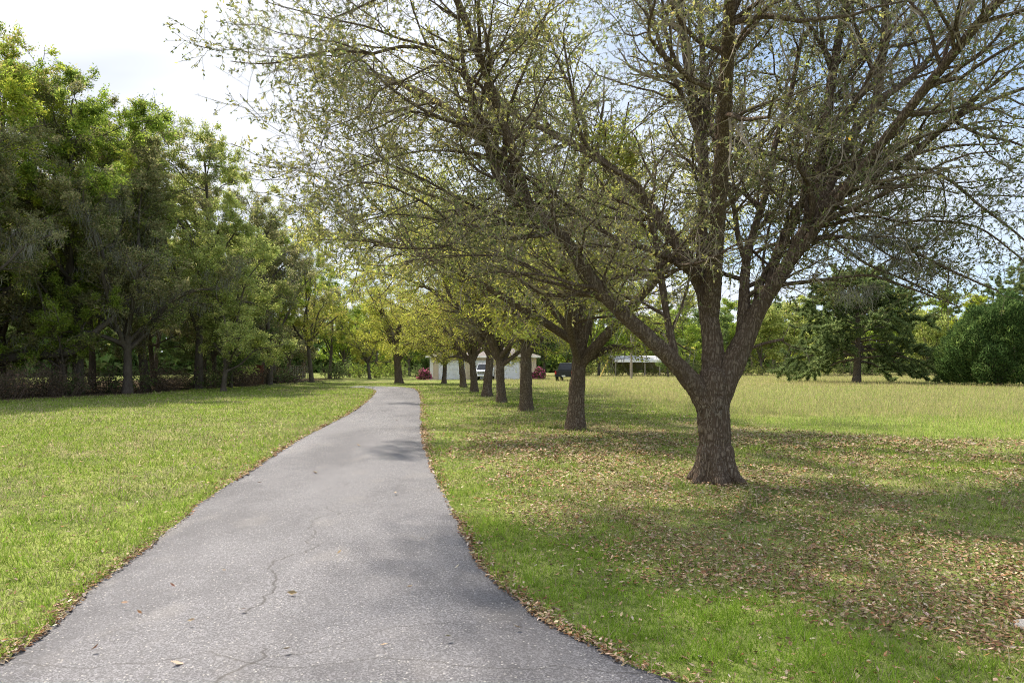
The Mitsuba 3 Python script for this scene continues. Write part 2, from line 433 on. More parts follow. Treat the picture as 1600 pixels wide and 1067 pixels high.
gv, gf = blades(x, y, h, w, rng, 0.9)
shade_side = right & (x > row_x(y) - 3.2)
green = np.array([.22, .295, .06]); lush = np.array([.245, .375, .05]); straw = np.array([.44, .39, .24]); olive = np.array([.24, .27, .10]); yell = np.array([.34, .39, .11])
green, lush, straw, olive, yell = green * 1.0, lush * 1.0, straw * 1.0, olive * 1.0, yell * 1.02
t = rng.random(n)
lushness = np.clip((np.exp(-((x - edge_x(y)[1] - .8) / .9) ** 2) * np.exp(-((y - 3.6) / 2.2) ** 2) * 1.2 + .9 * (hi - .4) + .25 * ((~right) & (y < 8))), 0, 1)
dryness = np.clip((mi_ * .6 + lo * .6 - .46) * 2.2 + np.where(shade_side, .18, .05) + .35 * fld, .05, .8) * (1 - lushness * .7)
col = np.where((t < dryness)[:, None], np.where(rng.random((n, 1)) < .55, straw, olive), np.where(rng.random((n, 1)) < lushness[:, None] + .08, lush, np.where(rng.random((n, 1)) < .45, yell, green)))
col = col * np.exp(rng.normal(0, .2, (n, 1)))
scene['lawn_grass'] = mikit.ply((gv, gf), 'grass_material', color=np.repeat(np.clip(col, .01, .8), 3, 0))
tag('lawn_grass', 'short mown green and straw coloured lawn grass beside the driveway', 'grass', kind='stuff')

# taller meadow grass
x, y = scatter(330000, 12.5, 115, 1.75)
mk = meadow_mask(x, y)
ok = (rng.random(len(x)) < mk) & ~on_drive(x, y)
x, y = x[ok], y[ok]; n = len(x)
q2 = np.stack([x, y, 0 * x], -1)
band = np.clip((meshkit.fbm(q2 * np.array([.09, .22, 1]), 3, 31) - .5) * 3 + .5 + .8 * np.clip((y - 21) / 9, -1, 1) * 1.1, 0, 1)
tallp = meshkit.fbm(q2 * 1.1, 2, 32)
h = rng.uniform(.07, .17, n) * (.6 + .8 * tallp) * (1 + .75 * band)
base = np.where((rng.random(n) < .35)[:, None], [.42, .45, .13], [.29, .41, .08]) * np.exp(rng.normal(0, .15, (n, 1)))
tan = np.array([.46, .38, .22]) * np.exp(rng.normal(0, .2, (n, 1)))
stalk = rng.random(n) < .10 * (y > 17) * (.4 + band)
h = np.where(stalk, rng.uniform(.28, .48, n), h)
dry = ((rng.random(n) < .12 + .62 * band) | stalk)[:, None]
w = rng.uniform(.006, .011, n) * (y / 12) ** .75
gv, gf = blades(x, y, h, w, rng, .55)
bc = np.where(dry, .5 * base + .5 * tan, base); tc = np.where(dry, tan, base * 1.15)
scene['meadow_grass'] = mikit.ply((gv, gf), 'grass_material', color=np.clip(np.stack([bc, bc, tc], 1).reshape(-1, 3), .01, .8))
tag('meadow_grass', 'tall yellow green meadow grass with tan seed heads right of the oaks', 'grass', kind='stuff')

# ------------------------------------------------------------------ fallen leaves
LEAFC = [(.36, .255, .16, 3), (.43, .335, .235, 3), (.25, .155, .09, 2.6), (.155, .10, .065, 1.8), (.30, .155, .08, .7), (.49, .42, .33, .7)]


def litter(x, y, L, rng, z=0.009):
    n = len(x)
    a = rng.uniform(0, 2 * np.pi, n)
    t = norm(np.stack([np.cos(a), np.sin(a), rng.normal(0, .28, n)], 1))
    nr = norm(np.stack([rng.normal(0, .35, n), rng.normal(0, .35, n), np.ones(n)], 1))
    s = norm(np.cross(t, nr)); nr = np.cross(s, t)
    L = L[:, None]; wd = rng.uniform(.16, .27, (n, 1)) * L; cu = rng.uniform(-.02, .16, (n, 1)) * L
    p = np.stack([x, y, z + rng.uniform(0.0, .024, n)], 1)
    v = np.stack([p - .5 * L * t + cu * nr, p - .05 * L * t + wd * s + 1.3 * cu * nr, p - .05 * L * t - wd * s + cu * nr, p + .5 * L * t + 1.4 * cu * nr, p + .02 * L * t], 1).reshape(-1, 3)
    i = np.arange(n)[:, None] * 5
    return v, np.vstack([i + k for k in ([0, 4, 1], [0, 2, 4], [1, 4, 3], [2, 3, 4])])


x, y = scatter(300000, 2.9, 34, 1.6)
l, r = edge_x(y)
q2 = np.stack([x, y, 0 * x], -1)
pat = meshkit.fbm(q2 * .55, 3, 41); pat2 = meshkit.fbm(q2 * 2.3, 2, 42)
dens = np.where(x > r, np.clip(1.35 * litter_field(x, y), .06, 1), .03 + .12 * np.clip((pat2 - .5) * 4, 0, 1) * np.clip(1 - (l - x) / 3, 0, 1)) * (1 - meadow_mask(x, y))
ok = (rng.random(len(x)) < dens) & ~on_drive(x, y, .03)
x1, y1 = x[ok], y[ok]
# drifts along both edges of the driveway
n = 15500
u = rng.random(n); y2 = 2.6 + (50 - 2.6) * u ** 2.6
l, r = edge_x(y2)
sideR = rng.random(n) < .56
wid = np.abs(rng.normal(0, .065, n)) * (0.5 + 1.3 * meshkit.fbm(np.stack([y2 * 1.3, np.where(sideR, 3., 9.), 0 * y2], -1), 3, 5)) * (1 + y2 / 40)
x2 = np.where(sideR, r + rag(y2, 8.0) + wid - .05, l + rag(y2, 1.0) - wid + .05)
ok = rng.random(n) < np.clip(meshkit.fbm(np.stack([y2 * .9, np.where(sideR, 30., 90.), 0 * y2], -1), 2, 6) * 2.2 - .35, .12, 1)
X, Y = np.r_[x1, x2[ok]], np.r_[y1, y2[ok]]
Ln = rng.uniform(.020, .052, len(X)) * np.clip(Y / 7, 1, 1.9)
nr_ = Y < 7.5
fv, ff = litter(X[~nr_], Y[~nr_], Ln[~nr_], rng)
fv = fv.reshape(-1, 5, 3)[:, [0, 1, 3, 2]].reshape(-1, 3); ff = np.arange(len(fv) // 4)[:, None] * 4
nv, nf = litter(X[nr_], Y[nr_], Ln[nr_], rng)
lit_ = cat([(nv, nf), (fv, np.vstack([ff + [0, 1, 2], ff + [0, 2, 3]]))])
scene['leaf_litter'] = mikit.ply(lit_, 'coloured_material', color=np.vstack([palette(rng, int(nr_.sum()), LEAFC, .22, k=5), palette(rng, int((~nr_).sum()), LEAFC, .22, k=4)]))
tag('leaf_litter', 'dry brown and tan oak leaves strewn over grass and along the driveway edges', 'fallen leaves', kind='stuff')

spots = [(278, 1047, .085), (300, 985, .05), (218, 966, .05), (380, 965, .05), (350, 900, .045), (457, 938, .08), (270, 927, .05), (715, 898, .075), (620, 660, .08), (492, 743, .14), (660, 850, .045), (448, 1031, .05),
         (560, 700, .09), (618, 776, .08), (640, 930, .05), (195, 955, .05), (150, 1025, .05), (405, 760, .07), (530, 870, .05), (700, 1010, .05), (808, 990, .06), (600, 1020, .045)]
for k, (px, py, s) in enumerate(spots):
    d = EYE * F / (py - HZ)
    key = numbered('fallen_leaf')
    m = litter(np.array([(px - CX) / F * d]), np.array([d]), np.array([s]), rng, z=.04)
    scene[key] = mikit.ply(m, 'coloured_material', color=palette(rng, 1, LEAFC, .15, k=5))
    tag(key, 'dry curled tan leaf lying alone on the grey asphalt', 'leaf', 'single leaves scattered on the driveway')
tag('fallen_leaf', 'pale curled leaf on the asphalt nearest the bottom left of the driveway', 'leaf', 'single leaves scattered on the driveway')

# ------------------------------------------------------------------ the nearest oak: limbs traced as (column, row, distance, width in pixels)
rng = np.random.default_rng(5)


def traced(rows, m=22):
    a = np.array(rows, float)
    pts = np.stack([(a[:, 0] - CX) / F * a[:, 2], a[:, 2], EYE + (HZ - a[:, 1]) / F * a[:, 2]], 1)
    return resample(pts, .86 * a[:, 3] / 2 / F * a[:, 2], m)


def given(rows, m=18):
    a = np.array(rows, float)
    return resample(a[:, :3], a[:, 3], m)


NEAR = [traced(r) for r in [
    [(1118, 775, 9.5, 82), (1118, 752, 9.5, 70), (1118, 728, 9.5, 60), (1117, 690, 9.5, 53), (1115, 650, 9.5, 53), (1114, 620, 9.5, 56), (1116, 596, 9.5, 56)],
    [(1110, 645, 9.5, 40), (1098, 618, 9.47, 38), (1085, 602, 9.45, 34), (1062, 575, 9.35, 29), (1026, 538, 9.2, 26), (985, 502, 9.05, 24), (933, 448, 8.85, 22), (906, 406, 8.75, 20), (878, 368, 8.65, 19), (854, 344, 8.6, 18), (826, 316, 8.5, 16), (788, 295, 8.4, 14), (770, 262, 8.4, 12), (753, 197, 8.3, 10), (735, 140, 8.25, 9), (718, 80, 8.2, 8), (716, 0, 8.15, 7), (705, -90, 8.1, 5), (690, -160, 8.1, 3)],
    [(1118, 620, 9.52, 46), (1117, 590, 9.57, 42), (1115, 567, 9.6, 38), (1111, 507, 9.65, 32), (1103, 471, 9.7, 29), (1097, 436, 9.75, 26), (1098, 400, 9.8, 22), (1097, 351, 9.9, 17), (1101, 262, 10, 14), (1099, 187, 10.1, 12), (1097, 56, 10.2, 9), (1085, -20, 10.3, 8), (1090, -120, 10.4, 7), (1100, -250, 10.4, 4)],
    [(1120, 630, 9.5, 44), (1130, 605, 9.5, 43), (1141, 580, 9.5, 41), (1156, 545, 9.5, 38), (1172, 512, 9.5, 34), (1186, 478, 9.48, 28), (1208, 448, 9.4, 25), (1236, 405, 9.35, 22), (1252, 368, 9.3, 20), (1275, 337, 9.25, 17), (1308, 300, 9.2, 14.5), (1350, 272, 9.1, 14), (1406, 255, 9.0, 13), (1430, 239, 8.95, 12), (1458, 213, 8.9, 11), (1490, 187, 8.85, 10), (1533, 162, 8.8, 8), (1575, 148, 8.7, 7), (1650, 120, 8.6, 5), (1740, 100, 8.5, 3)],
    [(1270, 345, 9.27, 15), (1284, 315, 9.3, 17), (1312, 253, 9.5, 17), (1336, 206, 9.6, 16), (1369, 159, 9.7, 14), (1400, 140, 9.8, 11), (1434, 112, 9.8, 9), (1462, 80, 9.9, 8), (1486, 52, 9.9, 7), (1530, 0, 10, 5), (1600, -70, 10, 3)],
    [(1158, 535, 9.55, 24), (1163, 490, 9.62, 22), (1163, 446, 9.7, 17), (1166, 408, 9.8, 15), (1175, 370, 9.9, 13), (1200, 290, 10.1, 11), (1209, 234, 10.2, 10), (1237, 140, 10.3, 8), (1256, 56, 10.4, 7), (1294, 9, 10.4, 6), (1320, -80, 10.5, 4)],
    [(1056, 566, 9.3, 13), (1053, 546, 9.3, 13), (1044, 507, 9.35, 12), (1033, 436, 9.4, 11), (1024, 375, 9.3, 10), (998, 290, 9.1, 9), (937, 253, 8.8, 7), (909, 215, 8.6, 6), (895, 150, 8.5, 5), (880, 60, 8.4, 4)],
    [(1098, 445, 9.72, 18), (1085, 428, 9.65, 17), (1055, 408, 9.5, 15), (1020, 392, 9.3, 12), (960, 372, 9.0, 9), (900, 330, 8.7, 7), (850, 290, 8.4, 5), (800, 240, 8.2, 3)],
    [(1367, 172, 9.7, 13), (1376, 112, 9.8, 13), (1383, 9, 9.9, 11), (1375, -60, 10, 8), (1390, -170, 10, 4)],
    [(1178, 500, 9.55, 14), (1190, 440, 9.7, 11), (1215, 395, 9.85, 9), (1250, 330, 9.9, 9), (1262, 240, 10.1, 7), (1300, 150, 10.3, 5), (1330, 60, 10.4, 3)],
]]
SIDE = [traced(r, 16) for r in [
    [(718, 94, 8.2, 8), (686, 85, 8.1, 7.5), (643, 73, 8.0, 7), (616, 75, 7.95, 6), (580, 85, 7.9, 5.5), (537, 79, 7.85, 5), (497, 83, 7.8, 4), (466, 90, 7.75, 3.5), (419, 100, 7.7, 2.6), (360, 96, 7.7, 1.6)],
    [(700, 90, 8.15, 6), (672, 72, 8.1, 5), (631, 63, 8.0, 4.5), (576, 43, 7.9, 4), (517, 30, 7.85, 3), (462, 16, 7.8, 2.2), (415, 3, 7.8, 1.5)],
    [(742, 160, 8.3, 5), (712, 110, 8.2, 4.5), (682, 102, 8.1, 4.2), (640, 122, 8.1, 3.6), (592, 142, 8.0, 3), (564, 181, 8.0, 2.5), (509, 205, 7.9, 2), (501, 232, 7.9, 1.7), (490, 268, 7.9, 1.2)],
    [(866, 356, 8.6, 11), (861, 316, 8.6, 9), (833, 285, 8.5, 8), (798, 262, 8.4, 6), (740, 240, 8.3, 5), (680, 235, 8.2, 4), (600, 250, 8.1, 3), (530, 275, 8.05, 2)],
    [(878, 366, 8.65, 10), (850, 357, 8.6, 8), (795, 350, 8.5, 6), (743, 354, 8.4, 5), (690, 345, 8.3, 4), (620, 335, 8.2, 3), (555, 352, 8.1, 2)],
    [(1100, 240, 10, 10), (1070, 160, 9.9, 9), (1040, 94, 9.8, 8), (1015, 10, 9.7, 6), (1000, -80, 9.6, 4)],
    [(1097, 75, 10.2, 9), (1130, 35, 10.1, 7), (1190, 15, 10, 5), (1250, -40, 9.9, 3)],
    [(1166, 410, 9.75, 11), (1153, 370, 9.7, 10), (1148, 330, 9.65, 9), (1130, 270, 9.4, 7), (1120, 180, 9.2, 6), (1130, 90, 9, 4)],
    [(1264, 350, 9.25, 11), (1270, 323, 9.1, 12), (1262, 285, 9, 11), (1250, 263, 8.95, 9)],
    [(1240, 395, 9.3, 10), (1262, 378, 9.25, 9), (1300, 370, 9.1, 8), (1360, 376, 8.9, 7), (1415, 389, 8.7, 6), (1480, 420, 8.5, 5), (1560, 455, 8.4, 3)],
    [(1350, 272, 9.1, 8), (1420, 262, 9.0, 7), (1462, 270, 8.9, 6), (1533, 323, 8.8, 5), (1600, 375, 8.7, 3.5), (1650, 430, 8.6, 2)],
    [(1212, 446, 9.4, 9), (1280, 438, 9.1, 7), (1350, 430, 8.9, 5), (1420, 450, 8.7, 4), (1500, 480, 8.6, 2)],
    [(1165, 548, 9.5, 6), (1190, 538, 9.35, 6), (1225, 530, 9.25, 5)],
    [(933, 450, 8.85, 9), (900, 445, 8.6, 7), (850, 430, 8.4, 5), (790, 425, 8.2, 4), (720, 440, 8.0, 2)],
    [(1036, 445, 9.4, 7), (1000, 430, 9.2, 6), (940, 440, 8.9, 5), (880, 470, 8.6, 3)],
    [(1490, 187, 8.85, 7), (1530, 210, 8.7, 6), (1590, 225, 8.5, 4), (1660, 260, 8.4, 2)],
    [(700, 345, 8.3, 5), (640, 305, 8.2, 4), (580, 285, 8.1, 3), (520, 300, 8.0, 2)],
    [(743, 354, 8.4, 5), (680, 388, 8.3, 4), (620, 388, 8.2, 3), (560, 372, 8.1, 2)],
    [(795, 350, 8.5, 6), (720, 312, 8.4, 5), (640, 270, 8.3, 4), (555, 238, 8.2, 2)],
    [(850, 430, 8.4, 5), (780, 400, 8.2, 4), (700, 400, 8.0, 3), (630, 410, 7.9, 2)],
    [(1360, 376, 8.9, 6), (1430, 345, 8.8, 5), (1510, 350, 8.7, 4), (1590, 400, 8.6, 3), (1640, 450, 8.5, 2)],
    [(1300, 370, 9.1, 6), (1350, 410, 8.9, 5), (1420, 440, 8.8, 4), (1480, 470, 8.7, 2)],
    [(753, 200, 8.3, 6), (700, 190, 8.1, 5), (650, 175, 7.9, 4), (590, 200, 7.8, 3), (540, 215, 7.7, 1.6)],
]]
DEEP = [given(r, 16) for r in [
    [(2.81, 9.66, 2.3, .11), (2.66, 8.7, 4.0, .085), (2.3, 7.2, 5.4, .06), (2.0, 5.9, 6.3, .035), (1.7, 5.0, 6.8, .015)],
    [(2.81, 9.66, 2.3, .11), (3.3, 10.9, 4.3, .08), (3.7, 12.4, 5.7, .055), (4.0, 14.0, 6.9, .03), (4.2, 15.0, 7.4, .012)],
    [(2.76, 9.7, 2.6, .10), (1.7, 11.0, 4.7, .07), (.3, 12.3, 6.0, .05), (-1.1, 13.4, 7.0, .028), (-2, 13.9, 7.4, .012)],
    [(3.55, 9.46, 2.6, .07), (4.7, 10.9, 4.3, .055), (6.2, 12.1, 5.2, .05), (7.8, 13.4, 6.0, .03), (8.8, 14, 6.2, .012)],
    [(3.85, 9.33, 3.06, .06), (4.7, 8.2, 4.6, .05), (5.2, 6.9, 5.6, .045), (6.0, 5.8, 6.4, .02)],
    [(2.8, 10.02, 4.6, .08), (2.5, 10.4, 7.4, .06), (2.2, 10.4, 9.2, .03), (2.2, 10.4, 10.4, .012)],
    [(4.12, 9.25, 3.64, .075), (4.9, 10.2, 6.6, .06), (5.4, 10.5, 8.4, .035), (5.6, 10.6, 9.6, .012)],
    [(.2, 8.5, 3.64, .065), (-.8, 9.8, 5.2, .055), (-1.9, 11, 6.2, .035), (-2.8, 11.7, 6.7, .014)],
    [(.2, 8.5, 3.64, .06), (-.5, 7.6, 5.4, .045), (-1.1, 6.6, 6.4, .025), (-1.5, 6.0, 6.9, .012)],
]]
ROOTS = []
for az, ln in ((200, .5), (262, .40), (322, .47), (25, .46), (95, .45), (150, .42)):
    a_ = math.radians(az); cx_, cy_ = NEAR[0][0][2, 0], 9.5
    ROOTS.append(resample([(cx_ + .13 * math.cos(a_), cy_ + .13 * math.sin(a_), .42), (cx_ + .25 * math.cos(a_), cy_ + .25 * math.sin(a_), .10), (cx_ + .35 * math.cos(a_ + .1), cy_ + .35 * math.sin(a_ + .1), .0), (cx_ + ln * math.cos(a_ + .2), cy_ + ln * math.sin(a_ + .2), -.09)], [.12, .085, .06, .04], 8))
wood = woody(NEAR + DEEP[:5] + ROOTS, 0.027, amp=0.022, rmin=0.028, seed=2, freq=17)
oak = numbered('oak_tree')
GROUP = 'oaks in a row beside the driveway'
tag(oak, 'nearest and largest oak with thick rough forked trunk right of the driveway', 'tree', GROUP)
put(oak + '__trunk', mikit.ply(wood[0], 'bark_material', smooth=True))
put(oak + '__roots', mikit.ply(cat([m for m in wood[-6:] if m is not None]), 'bark_material', smooth=True))
for m in wood[1:-6]:
    if m is not None: put(oak + '__limb', mikit.ply(m, 'bark_material', smooth=True))
allP = np.stack([resample(p, r, 24)[0] for p, r in NEAR[1:] + SIDE + DEEP]); allR = np.stack([resample(p, r, 24)[1] for p, r in NEAR[1:] + SIDE + DEEP])
c0 = np.array([2.7, 9.6, 4.6])
hull0 = lambda p: (((p - c0) / np.where(p[..., 2:3] > c0[2], [7.4, 6.6, 6.6], [7.4, 6.0, 2.35])) ** 2).sum(-1)
L2 = sprout(allP, allR, rng, .215, .08, 1.0, (.9, 2.4), (30, 70), 9, .17, .03, .55, .25, .35, rmax=.085, hull=hull0)
far_left = (L2[0][:, 0, 0] < -1.9) & (L2[0][:, 0, 2] > 4.35)
far_left = ~far_left | (rng.random(len(far_left)) < .62)
L2 = L2[0][far_left], L2[1][far_left]
short_ = (L2[0][:, :1, :1] < -2.1) & (L2[0][:, :1, 2:3] > 4.3)
L2 = np.where(short_, L2[0][:, :1] + (L2[0] - L2[0][:, :1]) * .55, L2[0]), L2[1]
L3 = sprout(*L2, rng, .165, .1, 1.0, (.4, 1.15), (30, 75), 6, .2, .02, .6, .15, .4, hull=hull0)
L4 = sprout(*L3, rng, .12, .1, 1.0, (.14, .42), (30, 75), 2, .22, .02, .65, 0, .3)
L4b = sprout(*L2, rng, .19, .2, 1.0, (.15, .5), (35, 80), 2, .2, .02, .3, 0, .3)
pa, ra = [], []
thin_ = [(P, R) for P, R in zip(*map(list, (allP, allR)))]
branch_mesh = cat([tubes(np.stack([p for p, r in SIDE + DEEP[5:] + [(resample(*x, 16)) for x in NEAR[1:]]]), np.stack([r for p, r in SIDE + DEEP[5:] + [(resample(*x, 16)) for x in NEAR[1:]]]) * .97, 7), tubes(L2[0], np.maximum(L2[1], .0035), 5)])
put(oak + '__branches', mikit.ply(branch_mesh, 'bark_material', smooth=True))
twig_mesh = cat([tubes(L3[0], np.maximum(L3[1], .0026), 3), tubes(L4[0], np.maximum(L4[1] * .8, .0019), 3), tubes(L4b[0], np.maximum(L4b[1] * .8, .0019), 3)])
put(oak + '__twigs', mikit.ply(twig_mesh, 'twig_material'))
labels[oak + '__twigs'] = {'kind': 'stuff'}
OLD = [(.215, .24, .10, 4), (.15, .175, .078, 3.2), (.32, .33, .12, 3), (.43, .42, .14, 2), (.28, .29, .16, 2), (.50, .32, .05, .12), (.45, .18, .05, .05)]
lp = [along(L4[0], rng, 6.6, .5), along(L4b[0], rng, 6.2, .45), along(L3[0], rng, 5.5, .5)]
pos = np.vstack([a for a, b in lp]); dr_ = np.vstack([b for a, b in lp])
keep = rng.random(len(pos)) < np.clip(.55 + 2.4 * (meshkit.fbm(pos * 1.3, 2, 77) - .34), .15, 1)
pos, dr_ = pos[keep], dr_[keep]
lm = leaves(pos, dr_, rng.uniform(.028, .060, len(pos)), .46, rng)
put(oak + '__crown', mikit.ply(lm, 'leaf_material', color=palette(rng, len(pos), OLD, .25, pos)))
labels[oak + '__crown'] = {'kind': 'stuff'}
print('near oak', len(branch_mesh[1]), len(twig_mesh[1]), len(lm[1]), sum(len(m[1]) for m in wood if m is not None))

# ------------------------------------------------------------------ trees grown from a few numbers


def grow(seed, H, Rc, zlow, fork, tr, nl, leaf, per, s2=.5, s3=.3, elev=(20, 75), leader=False, wander=.14, up=.03, ratio=.5, limb_r=.55, l2=(.22, .42), l3=(.1, .2), moss=0, twist=.25, edge=.06, low=0, trunkpath=None, mossw=.006, mosslen=(.2, .7), clump=6.0, flat3=.3):
    """A tree at the origin: its meshes and where its leaves sit."""
    rng = np.random.default_rng(seed)
    zc = zlow + (H - zlow) * .45
    c = np.array([0, 0, zc])
    def hull(p):
        q = ((p - c) / np.where(p[..., 2:3] > zc, [Rc, Rc, H - zc], [Rc, Rc, zc - zlow])) ** 2
        return (q[..., 0] + q[..., 1] + np.where(p[..., 2] > zc, q[..., 2], q[..., 2] ** 2.2)) / (.72 + .62 * meshkit.fbm(p * (2.4 / Rc), 2, seed)) ** 2
    top = H * .93 if leader else fork + (H - fork) * .25
    zs = np.linspace(0, top, 9)
    lean = rng.normal(0, .03 * H, (2,))
    tp = np.stack([lean[0] * (zs / H) ** 1.5 + .02 * H * np.sin(zs / H * 5 + seed), lean[1] * (zs / H) ** 1.5 + .02 * H * np.cos(zs / H * 4 + seed), zs], 1); tp[:, :2] -= tp[0, :2]
    trr = tr * np.interp(zs / top, [0, .045, .16, 1], [1.4, 1.08, .95, .12 if leader else .55])
    trunk = resample(tp, trr, 14)
    trunk[0][0, 2] -= .15
    limbs = []
    for i in range(nl):
        az = 2 * np.pi * (i + rng.uniform(-.3, .3)) / nl * (2.4 if leader else 1) + seed
        f = (i + .5) / nl
        z0 = (fork + (top * .9 - fork) * f) if leader else fork + rng.uniform(-.05, .35) * (top - fork)
        st = PchipInterpolator(trunk[0][:, 2], trunk[0])(z0)
        e = math.radians(rng.uniform(*elev))
        dv = np.array([math.cos(az) * math.cos(e), math.sin(az) * math.cos(e), math.sin(e)])
        L = 1.0
        while hull(st + dv * L) < .9 and L < 30: L += .3
        end = st + dv * L
        mid = st + dv * L * .5 + np.array([0, 0, .12 * L]) + rng.normal(0, .06 * L, 3)
        q1 = st + (mid - st) * .5 + rng.normal(0, .03 * L, 3); q2 = mid + (end - mid) * .5 + rng.normal(0, .05 * L, 3)
        r = tr * limb_r * rng.uniform(.75, 1.1) * ((1 - .6 * f) if leader else 1)
        limbs.append(resample([st, q1, mid, q2, end], [r, r * .8, r * .6, r * .36, r * .1], 14))
    wood = woody([trunk] + limbs, edge, amp=.02, rmin=.035, seed=seed, freq=14, smooth=5)
    AP, AR = np.stack([p for p, r in limbs + [trunk]]), np.stack([r for p, r in limbs + [trunk]])
    A2 = sprout(AP, AR, rng, s2, .15, 1, (l2[0] * Rc, l2[1] * Rc), (30, 75), 8, wander, up, .5, .2, .35, rmax=tr * .6, hull=hull)
    keep = A2[0][:, 0, 2] > min(fork, zlow) * .95
    A2 = A2[0][keep], A2[1][keep]
    A3 = sprout(*A2, rng, s3, .1, 1, (l3[0] * Rc, l3[1] * Rc), (30, 80), 5, wander * 1.4, up * .5, .6, flat3, .35, hull=hull)
    br = cat([tubes(AP[:-1], np.maximum(AR[:-1], .012) * .96, 6), tubes(A2[0], np.maximum(A2[1], .011), 4)])
    tw = tubes(A3[0], np.maximum(A3[1], .0075), 3)
    p1, d1 = along(A3[0], rng, per, .15); p2, d2 = along(A2[0], rng, per * .7, .5)
    pos, dd = np.vstack([p1, p2]), np.vstack([d1, d2])
    pos = pos + rng.normal(0, leaf * .35, pos.shape)
    pos = pos + rng.normal(0, leaf * .6, pos.shape); keep = rng.random(len(pos)) < np.clip(clump * (meshkit.fbm(pos * (4.2 / Rc) * [1, 1, 1.7], 2, seed + 9) - .40), .05, 1)
    pos, dd = pos[keep], dd[keep]
    crown = leaves3(pos, dd, rng.uniform(.7, 1.3, len(pos)) * leaf, ratio, rng)
    print('grow', seed, 'A2', len(A2[0]), 'A3', len(A3[0]), 'leaves', len(pos), 'wood', sum(len(w[1]) for w in wood if w is not None), 'maxR', float(np.abs(pos[:, :2]).max()), pos[:, 2].min(), pos[:, 2].max())
    out = {'trunk': wood[0], 'limbs': [w for w in wood[1:] if w is not None], 'branches': br, 'twigs': tw, 'crown': crown, 'pos': pos, 'seed': seed, 'Rc': Rc}
    if moss:
        mp, _ = along(A2[0], rng, moss, .1)
        mp = mp[(mp[:, 2] < zc + .25 * (H - zc)) & (meshkit.fbm(mp * (4 / Rc), 2, seed + 4) > .48)]
        out['moss'] = moss_strands(mp, rng, mosslen, mossw, 12, .22)
    return out


_ply = {}


def shared(proto, part, material, pal=None, **kw):
    """One ply dict for each part of a kind of tree (and each leaf colouring), to be placed many times."""
    k = (id(proto), part, material, pal and pal[0])
    if k not in _ply:
        me = proto[part]
        if part == 'crown':
            r = np.random.default_rng(proto['seed'] + len(pal[0]))
            kw['color'] = palette(r, len(proto['pos']), pal[1], pal[2] if len(pal) > 2 else .24, proto['pos'], len(me[0]) // len(proto['pos']), scale=3.0 / proto['Rc'], seed=proto['seed'])
        _ply[k] = mikit.ply(me, material, **kw)
    return _ply[k]


def plant(name, proto, pal, x, y, rot, sc, label, cat_='tree', group=None, bark='dark_bark_material', limbs=False, scz=None, z=0, leafmat='leaf_material', twigmat='twig_material'):
    key = numbered(name)
    M = T().translate([x, y, z]).rotate([0, 0, 1], rot).scale([sc, sc, scz or sc])
    tag(key, label, cat_, group)
    if 'trunk' in proto:
        scene[key + '__trunk'] = {**shared(proto, 'trunk', bark, smooth=True), 'to_world': M}
        if 'limb_mesh' not in proto: proto['limb_mesh'] = cat(proto['limbs'] + [proto['branches']])
        scene[key + '__branches'] = {**shared(proto, 'limb_mesh', bark, smooth=True), 'to_world': M}
    elif 'branches' in proto:
        scene[key + '__stems'] = {**shared(proto, 'branches', bark), 'to_world': M}
    if 'twigs' in proto:
        scene[key + '__twigs'] = {**shared(proto, 'twigs', twigmat), 'to_world': M}
        labels[key + '__twigs'] = {'kind': 'stuff'}
    scene[key + '__crown'] = {**shared(proto, 'crown', leafmat, pal), 'to_world': M}
    labels[key + '__crown'] = {'kind': 'stuff'}
    return key, M


def hang_moss(proto, M, label):
    key = numbered('spanish_moss')
    scene[key] = {**shared(proto, 'moss', 'moss_material'), 'to_world': M}
    tag(key, label, 'moss', kind='stuff')


# leaf colours: name, [(r, g, b, share)]
P_ROW = ('row', [(.42, .45, .10, 3), (.32, .36, .10, 3), (.52, .52, .13, 2), (.22, .25, .09, 1.4)])
P_GOLD = ('gold', [(.52, .53, .10, 4), (.40, .44, .09, 3), (.56, .48, .13, 1.5), (.27, .31, .09, 1)])
P_YELLOW = ('yellow', [(.48, .52, .07, 4), (.36, .44, .07, 3), (.42, .36, .13, 1.5), (.22, .28, .08, 1.5)])
P_GREEN = ('green', [(.27, .37, .065, 4), (.38, .48, .085, 3), (.16, .23, .05, 3), (.44, .46, .10, 1.4)])
P_GREY = ('grey', [(.31, .32, .14, 3), (.38, .36, .19, 3), (.20, .23, .09, 3), (.36, .43, .11, 2.0), (.44, .37, .20, 1)])
P_DARK = ('dark', [(.14, .20, .07, 4), (.20, .27, .09, 3), (.27, .33, .11, 1), (.19, .31, .08, 1)])
P_SOFT = ('soft', [(.37, .43, .13, 3), (.47, .52, .17, 3), (.26, .32, .10, 2), (.55, .58, .22, 1)])
P_PINE = ('pine', [(.14, .19, .075, 4), (.20, .26, .10, 3), (.28, .34, .13, 1)])

